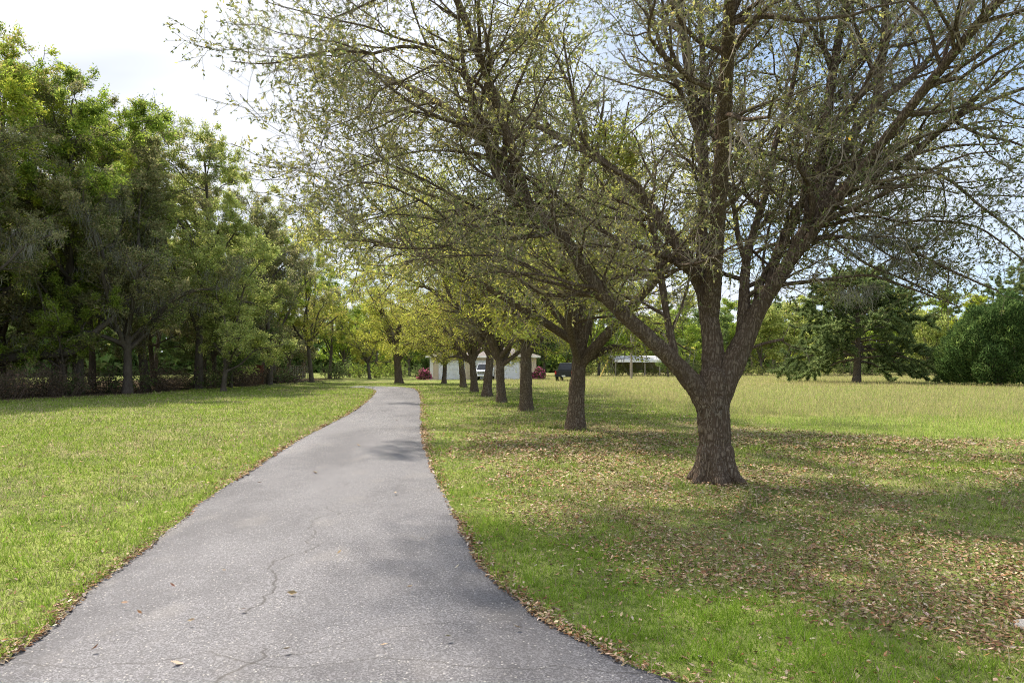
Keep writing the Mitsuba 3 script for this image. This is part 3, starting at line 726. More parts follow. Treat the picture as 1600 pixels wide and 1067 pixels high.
# the other oaks of the row
ROWA = grow(21, 9.6, 6.0, 1.7, 1.6, .205, 9, .10, 36, .25, .16, (-6, 72), moss=1.0, edge=.085, limb_r=.6)
ROWB = grow(34, 9.8, 6.4, 1.6, 1.8, .215, 9, .10, 36, .25, .16, (-8, 74), moss=1.0, edge=.085, limb_r=.6)
ordinal = ['second', 'third', 'fourth', 'fifth', 'sixth', 'seventh', 'last']
row = [((900, 673), ROWA, P_ROW, 200, 1.02, 'sturdy forked trunk'), ((822, 643), ROWB, P_GOLD, 70, 1.03, 'twin stemmed upper trunk'), ((784, 630), ROWA, P_GOLD, 290, .96, 'slender pale forked trunk'),
       ((760, 619.5), ROWB, P_GOLD, 190, 1.08, 'broad flared dark trunk'), ((741, 612.5), ROWA, P_GOLD, 20, 1.08, 'dark leaning trunk'), ((724, 605.5), ROWB, P_GOLD, 320, 1.088, 'dark forked trunk'), ((693, 599.6), ROWA, P_GOLD, 130, 1.02, 'thin trunk before the white garage')]
for k, ((px, py), pr, pal, rot, sc, what) in enumerate(row):
    d = EYE * F / (py - HZ)
    key, M = plant('oak_tree', pr, pal, (px - CX) / F * d, d + .25, rot, sc, f'{ordinal[k]} oak of the row counted from the camera, {what}', group=GROUP, bark='bark_material')
    if k < 4: hang_moss(pr, M, f'grey moss hanging under the crown of the {ordinal[k]} oak in the row')
ENDT = grow(47, 9.5, 6.0, 2.0, 2.2, .36, 7, .18, 36, .36, .22, (15, 75), moss=1.6, edge=.11, limb_r=.55)
key, M = plant('oak_tree', ENDT, P_GOLD, -10.4, 63, 15, 1.0, 'thick split trunk oak standing alone where the driveway bends left', bark='bark_material')
hang_moss(ENDT, M, 'pale moss drooping from the oak at the bend of the driveway')

# ------------------------------------------------------------------ the woods on the left
WA = grow(61, 19, 6.2, 2.0, 3.2, .24, 15, .17, 125, .5, .32, (-15, 60), leader=True, moss=1.2, edge=.18, limb_r=.5, mossw=.009, mosslen=(.3, 1.2), clump=5.5, flat3=.6)
WB = grow(72, 18.5, 6.6, 1.4, 2.6, .27, 11, .17, 118, .5, .32, (-5, 80), moss=1.8, edge=.18, limb_r=.55, mossw=.009, mosslen=(.3, 1.2), clump=5.5, flat3=.6)
WC = grow(83, 18, 5.8, 2.0, 3.4, .22, 15, .16, 80, .45, .28, (-8, 70), leader=True, moss=2.4, edge=.18, limb_r=.5, mossw=.009, mosslen=(.3, 1.3), clump=5.5, flat3=.6)
WD = grow(94, 10, 4.6, .8, 1.3, .15, 10, .15, 105, .36, .24, (0, 78), edge=.14, limb_r=.5, clump=4.5, flat3=.5)
WE = grow(105, 14, 5.4, 2.4, 3.4, .22, 9, .16, 36, .42, .28, (10, 75), edge=.14, limb_r=.42)
woods = [
    (WB, P_GREY, -29.5, 29.5, 10, 1.0, 'grey budding tree whose long low limb reaches in from the left frame edge', 1),
    (WA, P_YELLOW, -28.2, 37, 80, 1.08, 'tall yellow green tree at the far left edge of the woods', 0),
    (WC, P_GREY, -25.4, 33.2, 60, .80, 'smaller grey twiggy tree nearest the camera at the left frame edge', 1),
    (WC, P_GREY, -26.5, 39.5, 150, 1.0, 'grey twiggy tree below the yellow green crown at the left', 1),
    (WA, P_GREEN, -25.4, 40, 200, 1.06, 'tall bright green tree right of the yellow one at the left', 0),
    (WB, P_GREY, -22.8, 40.5, 120, .92, 'dense olive grey tree low at the front of the woods', 1),
    (WC, P_GREY, -24.4, 45.5, 300, 1.09, 'tall grey topped tree standing behind the green front tree', 1),
    (WA, P_SOFT, -21.8, 47.5, 20, 1.0, 'tall pale green tree in the middle of the left woods', 0),
    (WB, P_GREY, -22.5, 54, 260, .98, 'broad grey mossy tree behind the light green bushy tree', 1),
    (WC, P_GREY, -20.6, 58, 45, .94, 'moss hung grey tree at the right end of the tall woods', 1),
    (WA, P_GREEN, -23.0, 66, 140, .88, 'green topped tree past the moss hung grey tree', 0),
    (WB, P_GREY, -25.0, 76, 220, .84, 'grey green tree behind the slim yellow roadside tree', 0),
    (WA, P_GREEN, -23.5, 88, 310, .8, 'bright green tree right of the slim yellow tree', 0),
    (WC, P_YELLOW, -19.0, 95, 75, .78, 'yellow green tree behind the bend of the driveway', 0),
    (WB, P_GOLD, -17.5, 84, 15, .68, 'golden tree left of the split trunk oak', 0),
    (WD, P_SOFT, -18.4, 43.5, 40, 1.02, 'light green bushy tree at the front of the woods', 0),
    (WE, P_GOLD, -19.8, 67.5, 100, 1.0, 'slim yellow leafed tree with thin dark trunk at the lawn edge', 0),
    (WD, P_GREEN, -25.2, 38.6, 210, .86, 'low leafy green tree in the shade at the left frame edge', 0),
    (WD, P_DARK, -20.8, 50.5, 310, .8, 'small dark green tree right of the light green bushy tree', 0),
]
for pr, pal, x, y, rot, sc, lab, mo in woods:
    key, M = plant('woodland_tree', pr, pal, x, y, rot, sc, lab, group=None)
    if mo: hang_moss(pr, M, 'grey moss hanging in the ' + ' '.join(lab.split()[:11]))
rng = np.random.default_rng(8)
back = [(-27.5, 44), (-26.5, 52), (-27, 60), (-30, 37), (-33, 33), (-31, 41), (-36, 38), (-29, 48), (-35, 47), (-30, 56), (-37, 55), (-28.5, 63), (-34, 66), (-29, 73), (-31, 82), (-28, 92), (-38, 27), (-34, 24)]
for k, (x, y) in enumerate(back):
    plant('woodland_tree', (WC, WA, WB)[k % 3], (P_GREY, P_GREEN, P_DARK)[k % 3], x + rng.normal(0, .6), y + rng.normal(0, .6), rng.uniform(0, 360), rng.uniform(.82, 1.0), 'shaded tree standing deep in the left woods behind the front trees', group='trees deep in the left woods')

# the low crooked limb of the left oak, reaching along the edge
lw = woody([traced([(-160, 600, 37.4, 29), (-90, 582, 37.5, 26), (-20, 567, 37.6, 23), (30, 556, 37.8, 21), (80, 552, 38.0, 19), (112, 549, 38.2, 17), (135, 533, 38.4, 14), (152, 516, 38.7, 10), (190, 485, 39.2, 7), (215, 440, 39.7, 5), (222, 400, 40.2, 3)], 20)], .09, amp=.02, rmin=.03, seed=4, freq=12)
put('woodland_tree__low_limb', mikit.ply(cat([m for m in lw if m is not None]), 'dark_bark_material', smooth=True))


# undergrowth
def bush(seed, H, R, stems, leaf, per, ratio=.5, l2=(.3, .7), sp=(.12, .1), fold=.12):
    rng = np.random.default_rng(seed)
    a = rng.uniform(0, 2 * np.pi, stems); rr = R * .45 * np.sqrt(rng.random(stems))
    st = np.stack([np.cos(a) * rr, np.sin(a) * rr, 0 * a - .05], 1)
    d = np.stack([np.cos(a) * rng.uniform(.1, 1.0, stems), np.sin(a) * rng.uniform(.1, 1.0, stems), np.ones(stems)], 1)
    P = paths(st, d, rng.uniform(.6, 1.1, stems) * H, 8, rng, .18, .02)
    Rr = rng.uniform(.008, .018, stems)[:, None] * np.linspace(1, .3, 8)
    B = sprout(P, Rr, rng, sp[0], .1, 1, l2, (30, 80), 5, .25, 0, .7, 0, .3)
    C = sprout(*B, rng, sp[1], .1, 1, (l2[0] * .5, l2[1] * .5), (30, 80), 3, .25, 0, .8, 0, .3)
    p1, d1 = along(C[0], rng, per, .1)
    pos = p1 + rng.normal(0, .03, p1.shape)
    return {'branches': cat([tubes(P, Rr, 4), tubes(B[0], np.maximum(B[1], .005), 3), tubes(C[0], np.maximum(C[1], .004), 3)]), 'crown': leaves(pos, d1, rng.uniform(.7, 1.3, len(pos)) * leaf, ratio, rng), 'pos': pos, 'seed': seed, 'Rc': 3.0}


BU1 = bush(3, 1.9, 1.6, 26, .11, 1.3, sp=(.2, .2))
BU2 = bush(4, 1.5, 1.7, 22, .11, 4.0, sp=(.18, .16))
P_BROWN = ('brown', [(0.204, 0.144, 0.090, 3), (0.264, 0.198, 0.132, 2), (0.120, 0.102, 0.060, 2), (0.120, 0.144, 0.048, 1.4)])
scene['brush_material'] = {'type': 'twosided', 'bsdf': {'type': 'diffuse', 'reflectance': rgb(0.15, 0.115, 0.09)}}
for k in range(40):
    f = k / 39
    y = 29.5 + 42 * f ** 1.25 + rng.normal(0, .5)
    x = np.interp(y, [29, 34, 42, 50, 60, 72], [-25.5, -24.2, -22.2, -20.6, -20.9, -22.5]) - rng.uniform(0, 2.6)
    br = rng.random() < .62
    plant('brush_shrub', BU1 if br else BU2, P_BROWN if br else P_DARK, x, y, rng.uniform(0, 360), rng.uniform(.65, 1.15),
          'brown leafless brush shrub in the shade along the edge of the left woods' if br else 'dark green low shrub in the shade along the edge of the left woods', 'shrub', 'brown shrubs along the woods' if br else 'green shrubs along the woods', bark='brush_material')
for k, (px, d, sc) in enumerate([(545, 96, 1.9), (575, 92, 1.7), (520, 84, 1.5), (612, 100, 1.8), (640, 98, 1.4), (598, 90, 1.2)]):
    plant('leafy_shrub', BU2, P_GREEN if k % 2 else P_DARK, (px - CX) / F * d, d, rng.uniform(0, 360), sc, ('bright green' if k % 2 else 'dark green') + ' shrub beyond the bend of the driveway under the trees', 'shrub', ('bright' if k % 2 else 'dark') + ' shrubs beyond the bend', bark='brush_material')

# ------------------------------------------------------------------ beyond the meadow
BA = grow(121, 13, 5.8, .2, 1.8, .22, 11, .46, 70, .8, .5, (5, 78), edge=.28, limb_r=.45)
BB = grow(132, 14, 5.2, .3, 1.2, .22, 14, .44, 70, .8, .5, (5, 65), leader=True, edge=.28, limb_r=.45)


def pine(seed, H, Rc, zlow, tr, whorls, leaf=.42, lowdroop=.25, ratio=.14, per=9, top=.4):
    rng = np.random.default_rng(seed)
    zs = np.linspace(-.2, H, 14)
    tp = np.stack([.012 * H * np.sin(zs * .5 + seed), .012 * H * np.cos(zs * .4 + seed), zs], 1); tp[:, :2] -= tp[0, :2]
    trunk = tp, tr * np.interp(zs / H, [0, .03, .15, 1], [1.5, 1.1, .92, .08])
    limbs = []
    n = whorls
    for i in range(n):
        f = (i + rng.uniform(0, .9)) / n
        z0 = zlow + (H * .97 - zlow) * f
        st = PchipInterpolator(zs, tp)(z0)
        az = i * 2.399 + rng.normal(0, .4)
        L = Rc * (1 - f ** 1.6) ** .8 * rng.uniform(.65, 1.08) + .5
        dv = np.array([math.cos(az), math.sin(az), 0])
        dz = -lowdroop * (1 - f) + top * f + rng.normal(0, .14)
        pts = [st + dv * L * t + np.array([0, 0, L * (dz * t + .14 * t * t * (1 if f > .25 else -.3)) + .10 * L * math.sin(t * 3.1)]) + rng.normal(0, .07 * L, 3) * t for t in (0, .25, .5, .75, 1)]
        r = tr * .34 * (1 - .75 * f)
        limbs.append(resample(pts, [r, r * .8, r * .6, r * .4, r * .15], 12))
    wood = woody([trunk] + limbs, .12, amp=.02, rmin=.05, seed=seed, freq=9, smooth=4)
    AP, AR = np.stack([p for p, r in limbs]), np.stack([r for p, r in limbs])
    A2 = sprout(AP, AR, rng, .42, .2, 1, (.10 * Rc + .5, .26 * Rc + .5), (35, 70), 6, .12, .04, .5, .5, .45)
    p1, d1 = along(A2[0], rng, per, .3); p2, d2 = along(AP, rng, per * 3, .6)
    pos = np.vstack([p1, p2]); dd = np.vstack([d1, d2])
    idx = np.repeat(np.arange(len(pos)), 3)
    crown = leaves3(pos[idx], dd[idx] + [0, 0, .25], rng.uniform(.7, 1.2, len(idx)) * leaf, ratio, rng, .75)
    return {'trunk': wood[0], 'limbs': [w for w in wood[1:] if w is not None], 'branches': cat([tubes(AP, np.maximum(AR, .012) * .96, 5), tubes(A2[0], np.maximum(A2[1], .012), 3)]), 'crown': crown, 'pos': pos[idx], 'seed': seed, 'Rc': Rc}


PN = pine(7, 10.4, 7.4, 2.0, .34, 70, leaf=.55, per=44, ratio=.2, lowdroop=.18)
PT = pine(9, 21, 3.6, 10.5, .28, 30, leaf=.8, lowdroop=.05, per=12, ratio=.18)
plant('pine_tree', PN, P_PINE, (1338 - CX) / F * 66, 66, 30, 1.0, 'broad dark pine with drooping lower boughs standing alone in the meadow', 'pine tree')
r_h = np.random.default_rng(14)
far = [(BB, P_DARK, 1044, 100, .5), (BA, P_GREEN, 935, 112, .95), (BB, P_GREEN, 985, 122, .9), (BA, P_SOFT, 1030, 125, .95), (BB, P_GREEN, 1070, 112, .84), (BA, P_DARK, 1105, 120, .95), (BB, P_GREEN, 1140, 128, .98), (BA, P_SOFT, 1190, 112, .95), (BA, P_SOFT, 1232, 113, .98),
       (BB, P_YELLOW, 1262, 128, 1.02), (BA, P_SOFT, 1290, 118, .86), (BB, P_GREEN, 1385, 122, .95), (BA, P_YELLOW, 1430, 128, 1.0), (BA, P_SOFT, 1452, 112, .84), (BB, P_GREEN, 1480, 124, 1.05), (BB, P_YELLOW, 1525, 118, .98), (BA, P_GREEN, 1570, 116, .98), (BA, P_YELLOW, 1625, 112, .98),
       (BB, P_SOFT, 1350, 132, .95), (BA, P_GREEN, 1420, 140, .95), (BB, P_DARK, 1215, 138, 1.0), (BA, P_DARK, 1320, 140, .9), (BA, P_GREEN, 640, 112, .95), (BB, P_DARK, 690, 110, .95), (BA, P_GREEN, 745, 112, .98), (BB, P_YELLOW, 800, 116, .95), (BA, P_DARK, 850, 110, .95), (BA, P_GREEN, 890, 118, .95), (BB, P_GREEN, 590, 118, .95), (BA, P_GREEN, 540, 122, 1.0)]
names = {'green': 'bright green', 'soft': 'pale grey green', 'yellow': 'yellow green', 'dark': 'dark green'}
NTH = ['leftmost', 'second from left', 'third from left', 'fourth from left', 'fifth from left', 'sixth from left', 'seventh from left', 'eighth from left', 'ninth from left', 'tenth from left', 'eleventh from left']
seen_ = {}
for pr, pal, px, d, sc in sorted(far, key=lambda t: t[2]):
    side = 'behind the garage' if px < 930 else 'beyond the meadow'
    plant('broadleaf_tree', pr, pal, (px - CX) / F * d, d, rng.uniform(0, 360), sc, f'{names[pal[0]]} tree {side}, {NTH[seen_.setdefault((side, pal[0]), 0)]} of its colour', group=f'{names[pal[0]]} trees {side}')
    seen_[(side, pal[0])] += 1
for q, (px, d, sc) in enumerate(sorted([(1175, 140, .8), (1208, 150, .84), (1420, 150, .9), (1405, 142, .86), (1480, 146, .9), (1585, 108, .82), (1612, 104, .9), (1330, 150, .84), (1555, 125, .85), (960, 150, .8), (1040, 150, .84)])):
    plant('pine_tree', PT, P_PINE, (px - CX) / F * d, d, rng.uniform(0, 360), sc, f'tall bare stemmed pine in the tree line beyond the meadow, {NTH[q]} of these', 'pine tree', 'tall pines in the far tree line')
plant('leafy_shrub', BU2, P_DARK, (1247 - CX) / F * 112, 112, 0, 1.5, 'small round dark shrub at the meadow edge left of the lone pine', 'shrub', bark='brush_material')

for k in range(34):
    px = 905 + k * 22 + r_h.normal(0, 6); d = r_h.uniform(109, 124)
    dk = r_h.random() < .6
    plant('leafy_shrub', BU2, P_DARK if dk else P_SOFT, (px - CX) / F * d, d, r_h.uniform(0, 360), r_h.uniform(1.3, 2.3), ('dark green' if dk else 'pale green') + ' undergrowth shrub at the foot of the far tree line', 'shrub', ('dark' if dk else 'pale') + ' shrubs under the far trees', bark='brush_material')

# the closed forest far behind
r5 = np.random.default_rng(55)
line = np.array([(-75, 10), (-78, 60), (-70, 120), (-50, 165), (60, 175), (190, 165)], float)
s = np.r_[0, np.cumsum(np.linalg.norm(np.diff(line, axis=0), axis=1))]
n = 76000
u = r5.random(n) * s[-1]
bx, by = np.interp(u, s, line[:, 0]), np.interp(u, s, line[:, 1])
ht = 9.5 + 4.5 * meshkit.fbm(np.stack([u * .12, 0 * u, 0 * u], 1), 3, 61)
z = ht * np.where(r5.random(n) < .3, .3 * r5.random(n), r5.random(n) ** .9)
dep = r5.normal(0, 1.6, n) + 2.5 * (meshkit.noise(np.stack([u * .25, z * .3, 0 * u], 1), 62) - .5)
pos = np.stack([bx + dep * (u < s[2]), by + dep, z + .1], 1)
fm = leaves3(pos, r5.normal(0, 1, (n, 3)), r5.uniform(1.0, 2.0, n), .8, r5)
scene['distant_forest'] = mikit.ply(fm, 'leaf_material', color=palette(r5, n, P_DARK[1] + [(.18, .24, .065, 4), (.27, .28, .09, 2)], .25, pos, 3, scale=.16))
tag('distant_forest', 'closed green forest far behind the meadow and the woods', 'forest', kind='stuff')

# the dense dome of juniper at the right frame edge
rj = np.random.default_rng(71)
n = 46000
v = norm(rj.normal(0, 1, (n, 3))); v[:, 2] = np.abs(v[:, 2])
lum = .68 + .66 * meshkit.fbm(v * 3.2, 3, 72)
rad = lum * (1 - .28 * rj.random(n) ** 2)
flat_ = np.interp(v[:, 2], [0, .12, .4, 1], [.86, .98, 1.02, 1.0])
jp = np.stack([v[:, 0] * 4.0 * rad * flat_, v[:, 1] * 4.0 * rad * flat_, v[:, 2] * 6.9 * rad + .25], 1)
jd = norm(v * [1, 1, .6] + [0, 0, .9])
JU = {'crown': leaves3(jp, jd, rj.uniform(.18, .46, n), .34, rj, .55), 'pos': jp, 'seed': 73, 'Rc': 4.0}
jst = paths(np.zeros((9, 3)) + rj.normal(0, .15, (9, 3)) * [1, 1, 0], np.stack([rj.normal(0, .5, 9), rj.normal(0, .5, 9), np.ones(9)], 1), np.full(9, 5.0), 8, rj, .06)
JU['branches'] = tubes(jst, np.tile(np.linspace(.12, .02, 8), (9, 1)), 6)
P_JUN = ('jun', [(.07, .12, .04, 4), (.10, .16, .05, 3), (.16, .23, .06, 1.2)])
plant('juniper_bush', JU, P_JUN, (1592 - CX) / F * 53.5, 55.5, 0, 1.0, 'large dense dark green dome shaped evergreen at the right edge of the meadow', 'bush')

# moss on the nearest oak
mp = np.vstack([W(*c) + r5.normal(0, s_, (n_, 3)) for c, s_, n_ in [((1375, 380, 8.8), (.20, .15, .12), 26), ((1345, 455, 9.0), (.12, .12, .06), 10), ((1412, 408, 8.8), (.12, .15, .08), 12)]])
key = numbered('spanish_moss')
scene[key] = mikit.ply(moss_strands(mp, r5, (.08, .34), .003, 22, .06, .5), 'moss_material')
tag(key, 'grey moss clump hanging from the right branches of the nearest oak', 'moss', kind='stuff')

# ------------------------------------------------------------------ built things


def box(x0, x1, y0, y1, z0, z1, bev=0.0):
    if bev:
        pts = [(x, y, z) for x in (x0, x1) for y in (y0, y1) for z in (z0, z1)]
        p = []
        for a in (0, 1, 2):
            for q in pts:
                q = list(q)
                for k, (lo_, hi_) in enumerate(((x0, x1), (y0, y1), (z0, z1))):
                    if k != a: q[k] = min(max(q[k], lo_ + bev), hi_ - bev)
                p.append(q)
        m = m3.Manifold.hull_points(np.array(p)).to_mesh()
        return m.vert_properties[:, :3].astype(float), m.tri_verts
    b = trimesh.creation.box(bounds=[[x0, y0, z0], [x1, y1, z1]])
    return np.array(b.vertices), np.array(b.faces)


def hullm(pts):
    m = m3.Manifold.hull_points(np.array(pts, float)).to_mesh()
    return m.vert_properties[:, :3].astype(float), m.tri_verts


def xf(m, M):
    return m[0] @ M[:3, :3].T + M[:3, 3], m[1]


flatmat('cream_wall', (.62, .52, .38), .8); flatmat('white_door', (.80, .81, .84), .5); flatmat('white_trim', (.78, .77, .72), .6)
flatmat('roof_shingle', (.17, .15, .135), .9); flatmat('black_paint', (.012, .013, .018), .22); flatmat('white_paint', (.62, .64, .68), .25)
flatmat('dark_glass', (.02, .024, .03), .08); flatmat('rubber', (.018, .018, .019), .8); flatmat('chrome', (.75, .75, .77), .22, 1.0)
flatmat('tail_red', (.45, .02, .02), .25); flatmat('lamp_white', (.8, .8, .78), .15); flatmat('weathered_wood', (.27, .235, .19), .9)
flatmat('yellow_plastic', (.78, .55, .16), .5); flatmat('galvanised', (.42, .43, .45), .55, .3); flatmat('rust_wood', (.24, .085, .05), .85)
flatmat('wire_metal', (.55, .53, .45), .5, .4); flatmat('pale_stone', (.27, .26, .25), .9)

# the garage behind the oaks
g = numbered('garage')
tag(g, 'low cream garage with white doors seen between the oak trunks', 'garage')
D = 81.0
gxp = lambda px: (px - CX) / F * D
openings = [(685, 727), (741, 768), (788, 812)]
cuts = [672] + [e for o in openings for e in o] + [838]
wall = [box(gxp(cuts[k]), gxp(cuts[k + 1]), D, D + .25, 0, 2.75) for k in range(0, len(cuts), 2)]
wall += [box(gxp(a), gxp(b), D + .002, D + .248, 2.3, 2.75) for a, b in openings]
wall += [box(gxp(672), gxp(672) + .25, D + .25, D + 9, 0, 2.75), box(gxp(838) - .25, gxp(838), D + .25, D + 9, 0, 2.75), box(gxp(672) + .25, gxp(838) - .25, D + 8.75, D + 9, 0, 2.75)]
put(g + '__wall', mikit.ply(cat(wall), 'cream_wall'))
for a, b in openings:
    dk = put(g + '__garage_door', mikit.ply(box(gxp(a), gxp(b), D + .14, D + .16, .0, 2.3), 'white_trim'))
    for q in range(4):
        put(dk + '__panel', mikit.ply(box(gxp(a) + .01, gxp(b) - .01, D + .09, D + .139, .02 + q * .57, .02 + q * .57 + .55, .02), 'white_door'))
put(g + '__corner_board', mikit.ply(box(gxp(672) - .03, gxp(672) + .35, D - .04, D - .003, 0, 2.72), 'white_trim'))
put(g + '__fascia', mikit.ply(box(gxp(672) - .5, gxp(838) + .5, D - .55, D - .5, 2.6, 2.8), 'white_trim'))
rx0, rx1 = gxp(672) - .5, gxp(838) + .5
put(g + '__roof', mikit.ply(hullm([(rx0, D - .5, 2.76), (rx1, D - .5, 2.76), (rx0, D + 9.5, 2.76), (rx1, D + 9.5, 2.76), (rx0, D - .5, 2.8), (rx1, D - .5, 2.8), (rx0, D + 9.5, 2.8), (rx1, D + 9.5, 2.8), (rx0 + 3.5, D + 4.5, 3.9), (rx1 - 3.5, D + 4.5, 3.9)]), 'roof_shingle'))


def pickup(label, x, y, rot, paint):
    """A four door pickup truck; +x is forward."""
    from shapely.geometry import Polygon, Point
    k = numbered('pickup_truck'); tag(k, label, 'pickup truck')
    M = np.array((T().translate([x, y, 0]).rotate([0, 0, 1], rot)).matrix, float).reshape(4, 4)
    add = lambda part, m, mat, **kw: put(k + '__' + part, mikit.ply(xf(m, M), mat, **kw))
    prof = Polygon([(-2.85, .48), (2.78, .42), (2.88, .62), (2.86, .98), (2.72, 1.10), (1.25, 1.16), (-2.86, 1.16)])
    for wx in (-1.75, 1.85): prof = prof.difference(Point(wx, .40).buffer(.47, 24))
    b = trimesh.creation.extrude_polygon(prof, 1.9, engine='earcut')
    bv = np.array(b.vertices); bv = np.stack([bv[:, 0], bv[:, 2] - .95, bv[:, 1]], 1)
    body = m3.Manifold(m3.Mesh(np.asarray(bv, np.float32), np.asarray(b.faces[:, ::-1] if b.is_winding_consistent else b.faces, np.uint32)))
    hollow = m3.Manifold.cube([1.75, 1.56, .6], False).translate([-2.76, -.78, .72])
    try:
        me = (body - hollow).to_mesh(); bm = me.vert_properties[:, :3].astype(float), me.tri_verts
        if len(bm[1]) < 20: raise ValueError
    except Exception:
        bm = bv, np.array(b.faces)
    add('body', bm, paint, smooth=25)
    add('cab', hullm([(-.98, sy * .93, 1.14) for sy in (-1, 1)] + [(1.35, sy * .93, 1.14) for sy in (-1, 1)] + [(-.82, sy * .74, 1.88) for sy in (-1, 1)] + [(.45, sy * .74, 1.88) for sy in (-1, 1)] + [(-.3, sy * .70, 1.93) for sy in (-1, 1)]), paint, smooth=30)
    add('windshield', hullm([(1.30, sy * .84, 1.20) for sy in (-1, 1)] + [(.55, sy * .70, 1.84) for sy in (-1, 1)] + [(1.345, sy * .84, 1.22) for sy in (-1, 1)] + [(.58, sy * .70, 1.86) for sy in (-1, 1)]), 'dark_glass')
    add('rear_window', hullm([(-.97, sy * .80, 1.24) for sy in (-1, 1)] + [(-.86, sy * .68, 1.80) for sy in (-1, 1)] + [(-1.0, sy * .80, 1.24) for sy in (-1, 1)] + [(-.89, sy * .68, 1.80) for sy in (-1, 1)]), 'dark_glass')
    for sy in (-1, 1):
        add('side_window', hullm([(x_, sy * (.93 - (z_ - 1.14) * .256 + o), z_) for o in (.0, .012) for x_, z_ in ((-.85, 1.2), (1.05, 1.2), (.45, 1.8), (-.75, 1.8))]), 'dark_glass')
        add('headlight', box(2.80, 2.90, sy * .82 - .12, sy * .82 + .12, .78, .98, .03), 'lamp_white')
        add('tail_light', box(-2.90, -2.83, sy * .86 - .07, sy * .86 + .07, .74, 1.08, .02), 'tail_red')
        add('mirror', box(.95, 1.10, sy * 1.06 - .1, sy * 1.06 + .1, 1.18, 1.38, .03), paint)
        for wx in (-1.75, 1.85):
            c = trimesh.creation.cylinder(.40, .26, sections=28); c.apply_transform(trimesh.transformations.rotation_matrix(math.pi / 2, [1, 0, 0])); c.apply_translation([wx, sy * .84, .40])
            w_ = add('wheel', (np.array(c.vertices), np.array(c.faces)), 'rubber', smooth=40)
            c = trimesh.creation.cylinder(.24, .28, sections=20); c.apply_transform(trimesh.transformations.rotation_matrix(math.pi / 2, [1, 0, 0])); c.apply_translation([wx, sy * .84, .40])
            put(w_ + '__rim', mikit.ply(xf((np.array(c.vertices), np.array(c.faces)), M), 'chrome', smooth=40))
    gr = add('grille', box(2.84, 2.885, -.62, .62, .66, 1.0, .015), 'rubber')
    for q in range(3):
        put(gr + '__bar', mikit.ply(xf(box(2.887, 2.91, -.6, .6, .70 + q * .11, .74 + q * .11), M), 'chrome'))
    add('front_bumper', box(2.80, 2.98, -.93, .93, .42, .60, .04), 'chrome')
    add('rear_bumper', box(-2.99, -2.84, -.93, .93, .46, .62, .04), 'rubber')
    add('tailgate', box(-2.905, -2.862, -.76, .76, .66, 1.14, .01), paint)
    add('number_plate', box(-3.005, -2.993, -.18, .18, .50, .64), 'lamp_white')


pickup('white pickup truck with chrome grille parked facing us before the garage', (757 - CX) / F * 77.5, 79.2, -92, 'white_paint')
pickup('black pickup truck seen from behind on the grass right of the garage', (890 - CX) / F * 71, 74, 78, 'black_paint')

# azaleas at the garage corners
rz = np.random.default_rng(91)


def azalea(x, y, r, h, label):
    k = numbered('azalea_bush'); tag(k, label, 'bush')
    st = paths(np.tile([x, y, -.03], (12, 1)) + rz.normal(0, .12, (12, 3)) * [1, 1, 0], np.stack([rz.normal(0, .6, 12), rz.normal(0, .6, 12), np.ones(12)], 1), np.full(12, h * .8), 6, rz, .12)
    scene[k + '__stems'] = mikit.ply(tubes(st, np.tile(np.linspace(.02, .006, 6), (12, 1)), 4), 'dark_bark_material')
    for part, n_, cols, L_ in (('leaves', 3000, [(.07, .11, .03, 1), (.10, .15, .035, 1)], .10), ('flowers', 1700, [(.72, .12, .36, 3), (.80, .22, .48, 2), (.60, .08, .26, 2)], .10)):
        v = norm(rz.normal(0, 1, (n_, 3))); v[:, 2] = np.abs(v[:, 2])
        q = v * (.40 + .95 * meshkit.fbm(v * 2.6 + x, 2, 92))[:, None] * (1 - .35 * rz.random((n_, 1)) ** 2) * [r, r, h] + [x, y, .1]
        scene[k + '__' + part] = mikit.ply(leaves(q, v, rz.uniform(.7, 1.3, n_) * L_, .7, rz), 'leaf_material', color=palette(rz, n_, cols, .2))
        labels[k + '__' + part] = {'kind': 'stuff'}


azalea((663 - CX) / F * 79, 79, .9, 1.35, 'pink flowering bush at the left corner of the cream garage')
azalea((842 - CX) / F * 79, 79.5, .8, 1.3, 'magenta flowering bush at the right corner of the cream garage')

# utility pole with its guy wire
px_, py_ = (986.5 - CX) / F * 86, 86.0
k = numbered('utility_pole'); tag(k, 'plain grey wooden utility pole at the left side of the meadow', 'pole')
zz = np.linspace(-.1, 9.5, 8)
put(k + '__post', mikit.ply(tubes(np.stack([0 * zz + px_, 0 * zz + py_, zz], 1)[None], np.linspace(.15, .10, 8)[None], 12), 'weathered_wood', smooth=True))
put(k + '__cap', mikit.ply(box(px_ - .12, px_ + .12, py_ - .12, py_ + .12, 9.48, 9.56, .02), 'galvanised'))
a_ = np.array([(937 - CX) / F * 87, 87.5, .0]); b_ = np.array([px_ - .1, py_, 8.2])
k = numbered('guy_wire'); tag(k, 'slanting guy wire with a yellow sleeve beside the utility pole', 'wire')
put(k + '__cable', mikit.ply(tubes(np.linspace(a_, b_, 6)[None], np.full((1, 6), .018), 6), 'wire_metal'))
put(k + '__sleeve', mikit.ply(tubes(np.linspace(a_ + (b_ - a_) * .02, a_ + (b_ - a_) * .30, 3)[None], np.full((1, 3), .055), 8), 'yellow_plastic'))

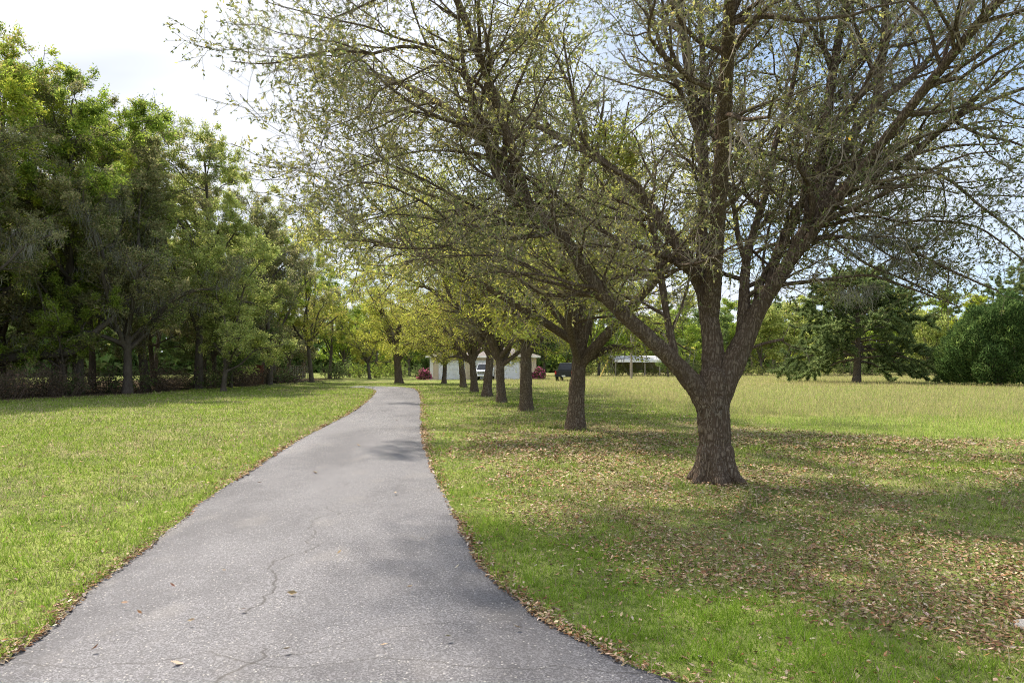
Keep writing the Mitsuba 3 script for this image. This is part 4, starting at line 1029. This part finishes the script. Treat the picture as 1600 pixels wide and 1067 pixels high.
# open shed far behind the pole
k = numbered('open_shed'); tag(k, 'long open shed with pale metal roof beyond the utility pole', 'shed')
D = 106.0
sx0, sx1 = (960 - CX) / F * D, (1056 - CX) / F * D
put(k + '__roof', mikit.ply(hullm([(sx0, D, 2.35), (sx1, D, 2.35), (sx0, D, 2.5), (sx1, D, 2.5), (sx0, D + 4, 3.3), (sx1, D + 4, 3.3), (sx0, D + 8, 2.35), (sx1, D + 8, 2.35)]), 'galvanised'))
put(k + '__fascia', mikit.ply(box(sx0 - .02, sx1 + .02, D - .08, D - .003, 2.2, 2.56), 'white_door'))
put(k + '__back_wall', mikit.ply(box(sx0 + .2, sx1 - .2, D + 7.7, D + 7.85, .9, 2.34), 'weathered_wood'))
for q in range(5):
    xq = sx0 + .2 + (sx1 - sx0 - .4) * q / 4
    put(k + '__post', mikit.ply(box(xq - .08, xq + .08, D + .1, D + .26, 0, 2.34), 'weathered_wood'))

# at the edge of the woods: boards, wire panel, brush pile
k = numbered('wooden_panel'); tag(k, 'reddish brown board panel standing at the edge of the left woods', 'panel')
D = 60.0; x0 = (397 - CX) / F * D
for q in range(4):
    put(k + '__board', mikit.ply(box(x0 + q * .21, x0 + q * .21 + .195, D + .004 * (q % 2), D + .04 + .004 * (q % 2), 0, 1.72 + .04 * math.sin(q * 2.1), .008), 'rust_wood'))
put(k + '__rail', mikit.ply(box(x0 - .02, x0 + .86, D + .05, D + .10, .5, .6), 'rust_wood'))
k = numbered('wire_fence'); tag(k, 'short pale wire fence section left of the slim yellow tree', 'fence')
D = 68.5; x0, x1 = (453 - CX) / F * D, (481 - CX) / F * D
for xx in (x0, x1): put(k + '__post', mikit.ply(tubes(np.array([[(xx, D, -.1), (xx, D, 1.0), (xx, D, 1.7)]], float), np.full((1, 3), .035), 6), 'weathered_wood'))
wires = [np.array([(x0, D, z_), ((x0 + x1) / 2, D, z_ - .01), (x1, D, z_)]) for z_ in np.linspace(.1, 1.6, 9)] + [np.array([(x_, D, .1), (x_, D, .8), (x_, D, 1.6)]) for x_ in np.linspace(x0, x1, 11)[1:-1]]
put(k + '__wire_mesh', mikit.ply(tubes(np.stack(wires), np.full((len(wires), 3), .010), 4), 'wire_metal'))
k = numbered('brush_pile'); tag(k, 'low pile of cut branches beside the reddish board panel', 'brush pile', kind='stuff')
st = np.stack([rz.normal((432 - CX) / F * 64, 1.3, 120), rz.normal(64, .6, 120), rz.uniform(.0, .7, 120)], 1)
scene[k] = mikit.ply(tubes(paths(st, np.stack([rz.normal(0, 1, 120), rz.normal(0, .5, 120), rz.normal(.05, .2, 120)], 1), rz.uniform(.8, 2.4, 120), 6, rz, .15), np.tile(np.linspace(.035, .01, 6), (120, 1)), 5), 'brush_material')

# stone at the right frame edge
k = numbered('flat_stone'); tag(k, 'pale flat stone half in frame among the dead leaves at the right', 'stone')
im = trimesh.creation.icosphere(3, 1.0); v = np.array(im.vertices)
v = v * (.85 + .3 * meshkit.fbm(v * 2, 3, 7))[:, None] * [.12, .10, .03] + [3.19, 4.17, .012]
scene[k] = mikit.ply((v, np.array(im.faces)), 'pale_stone', smooth=True)
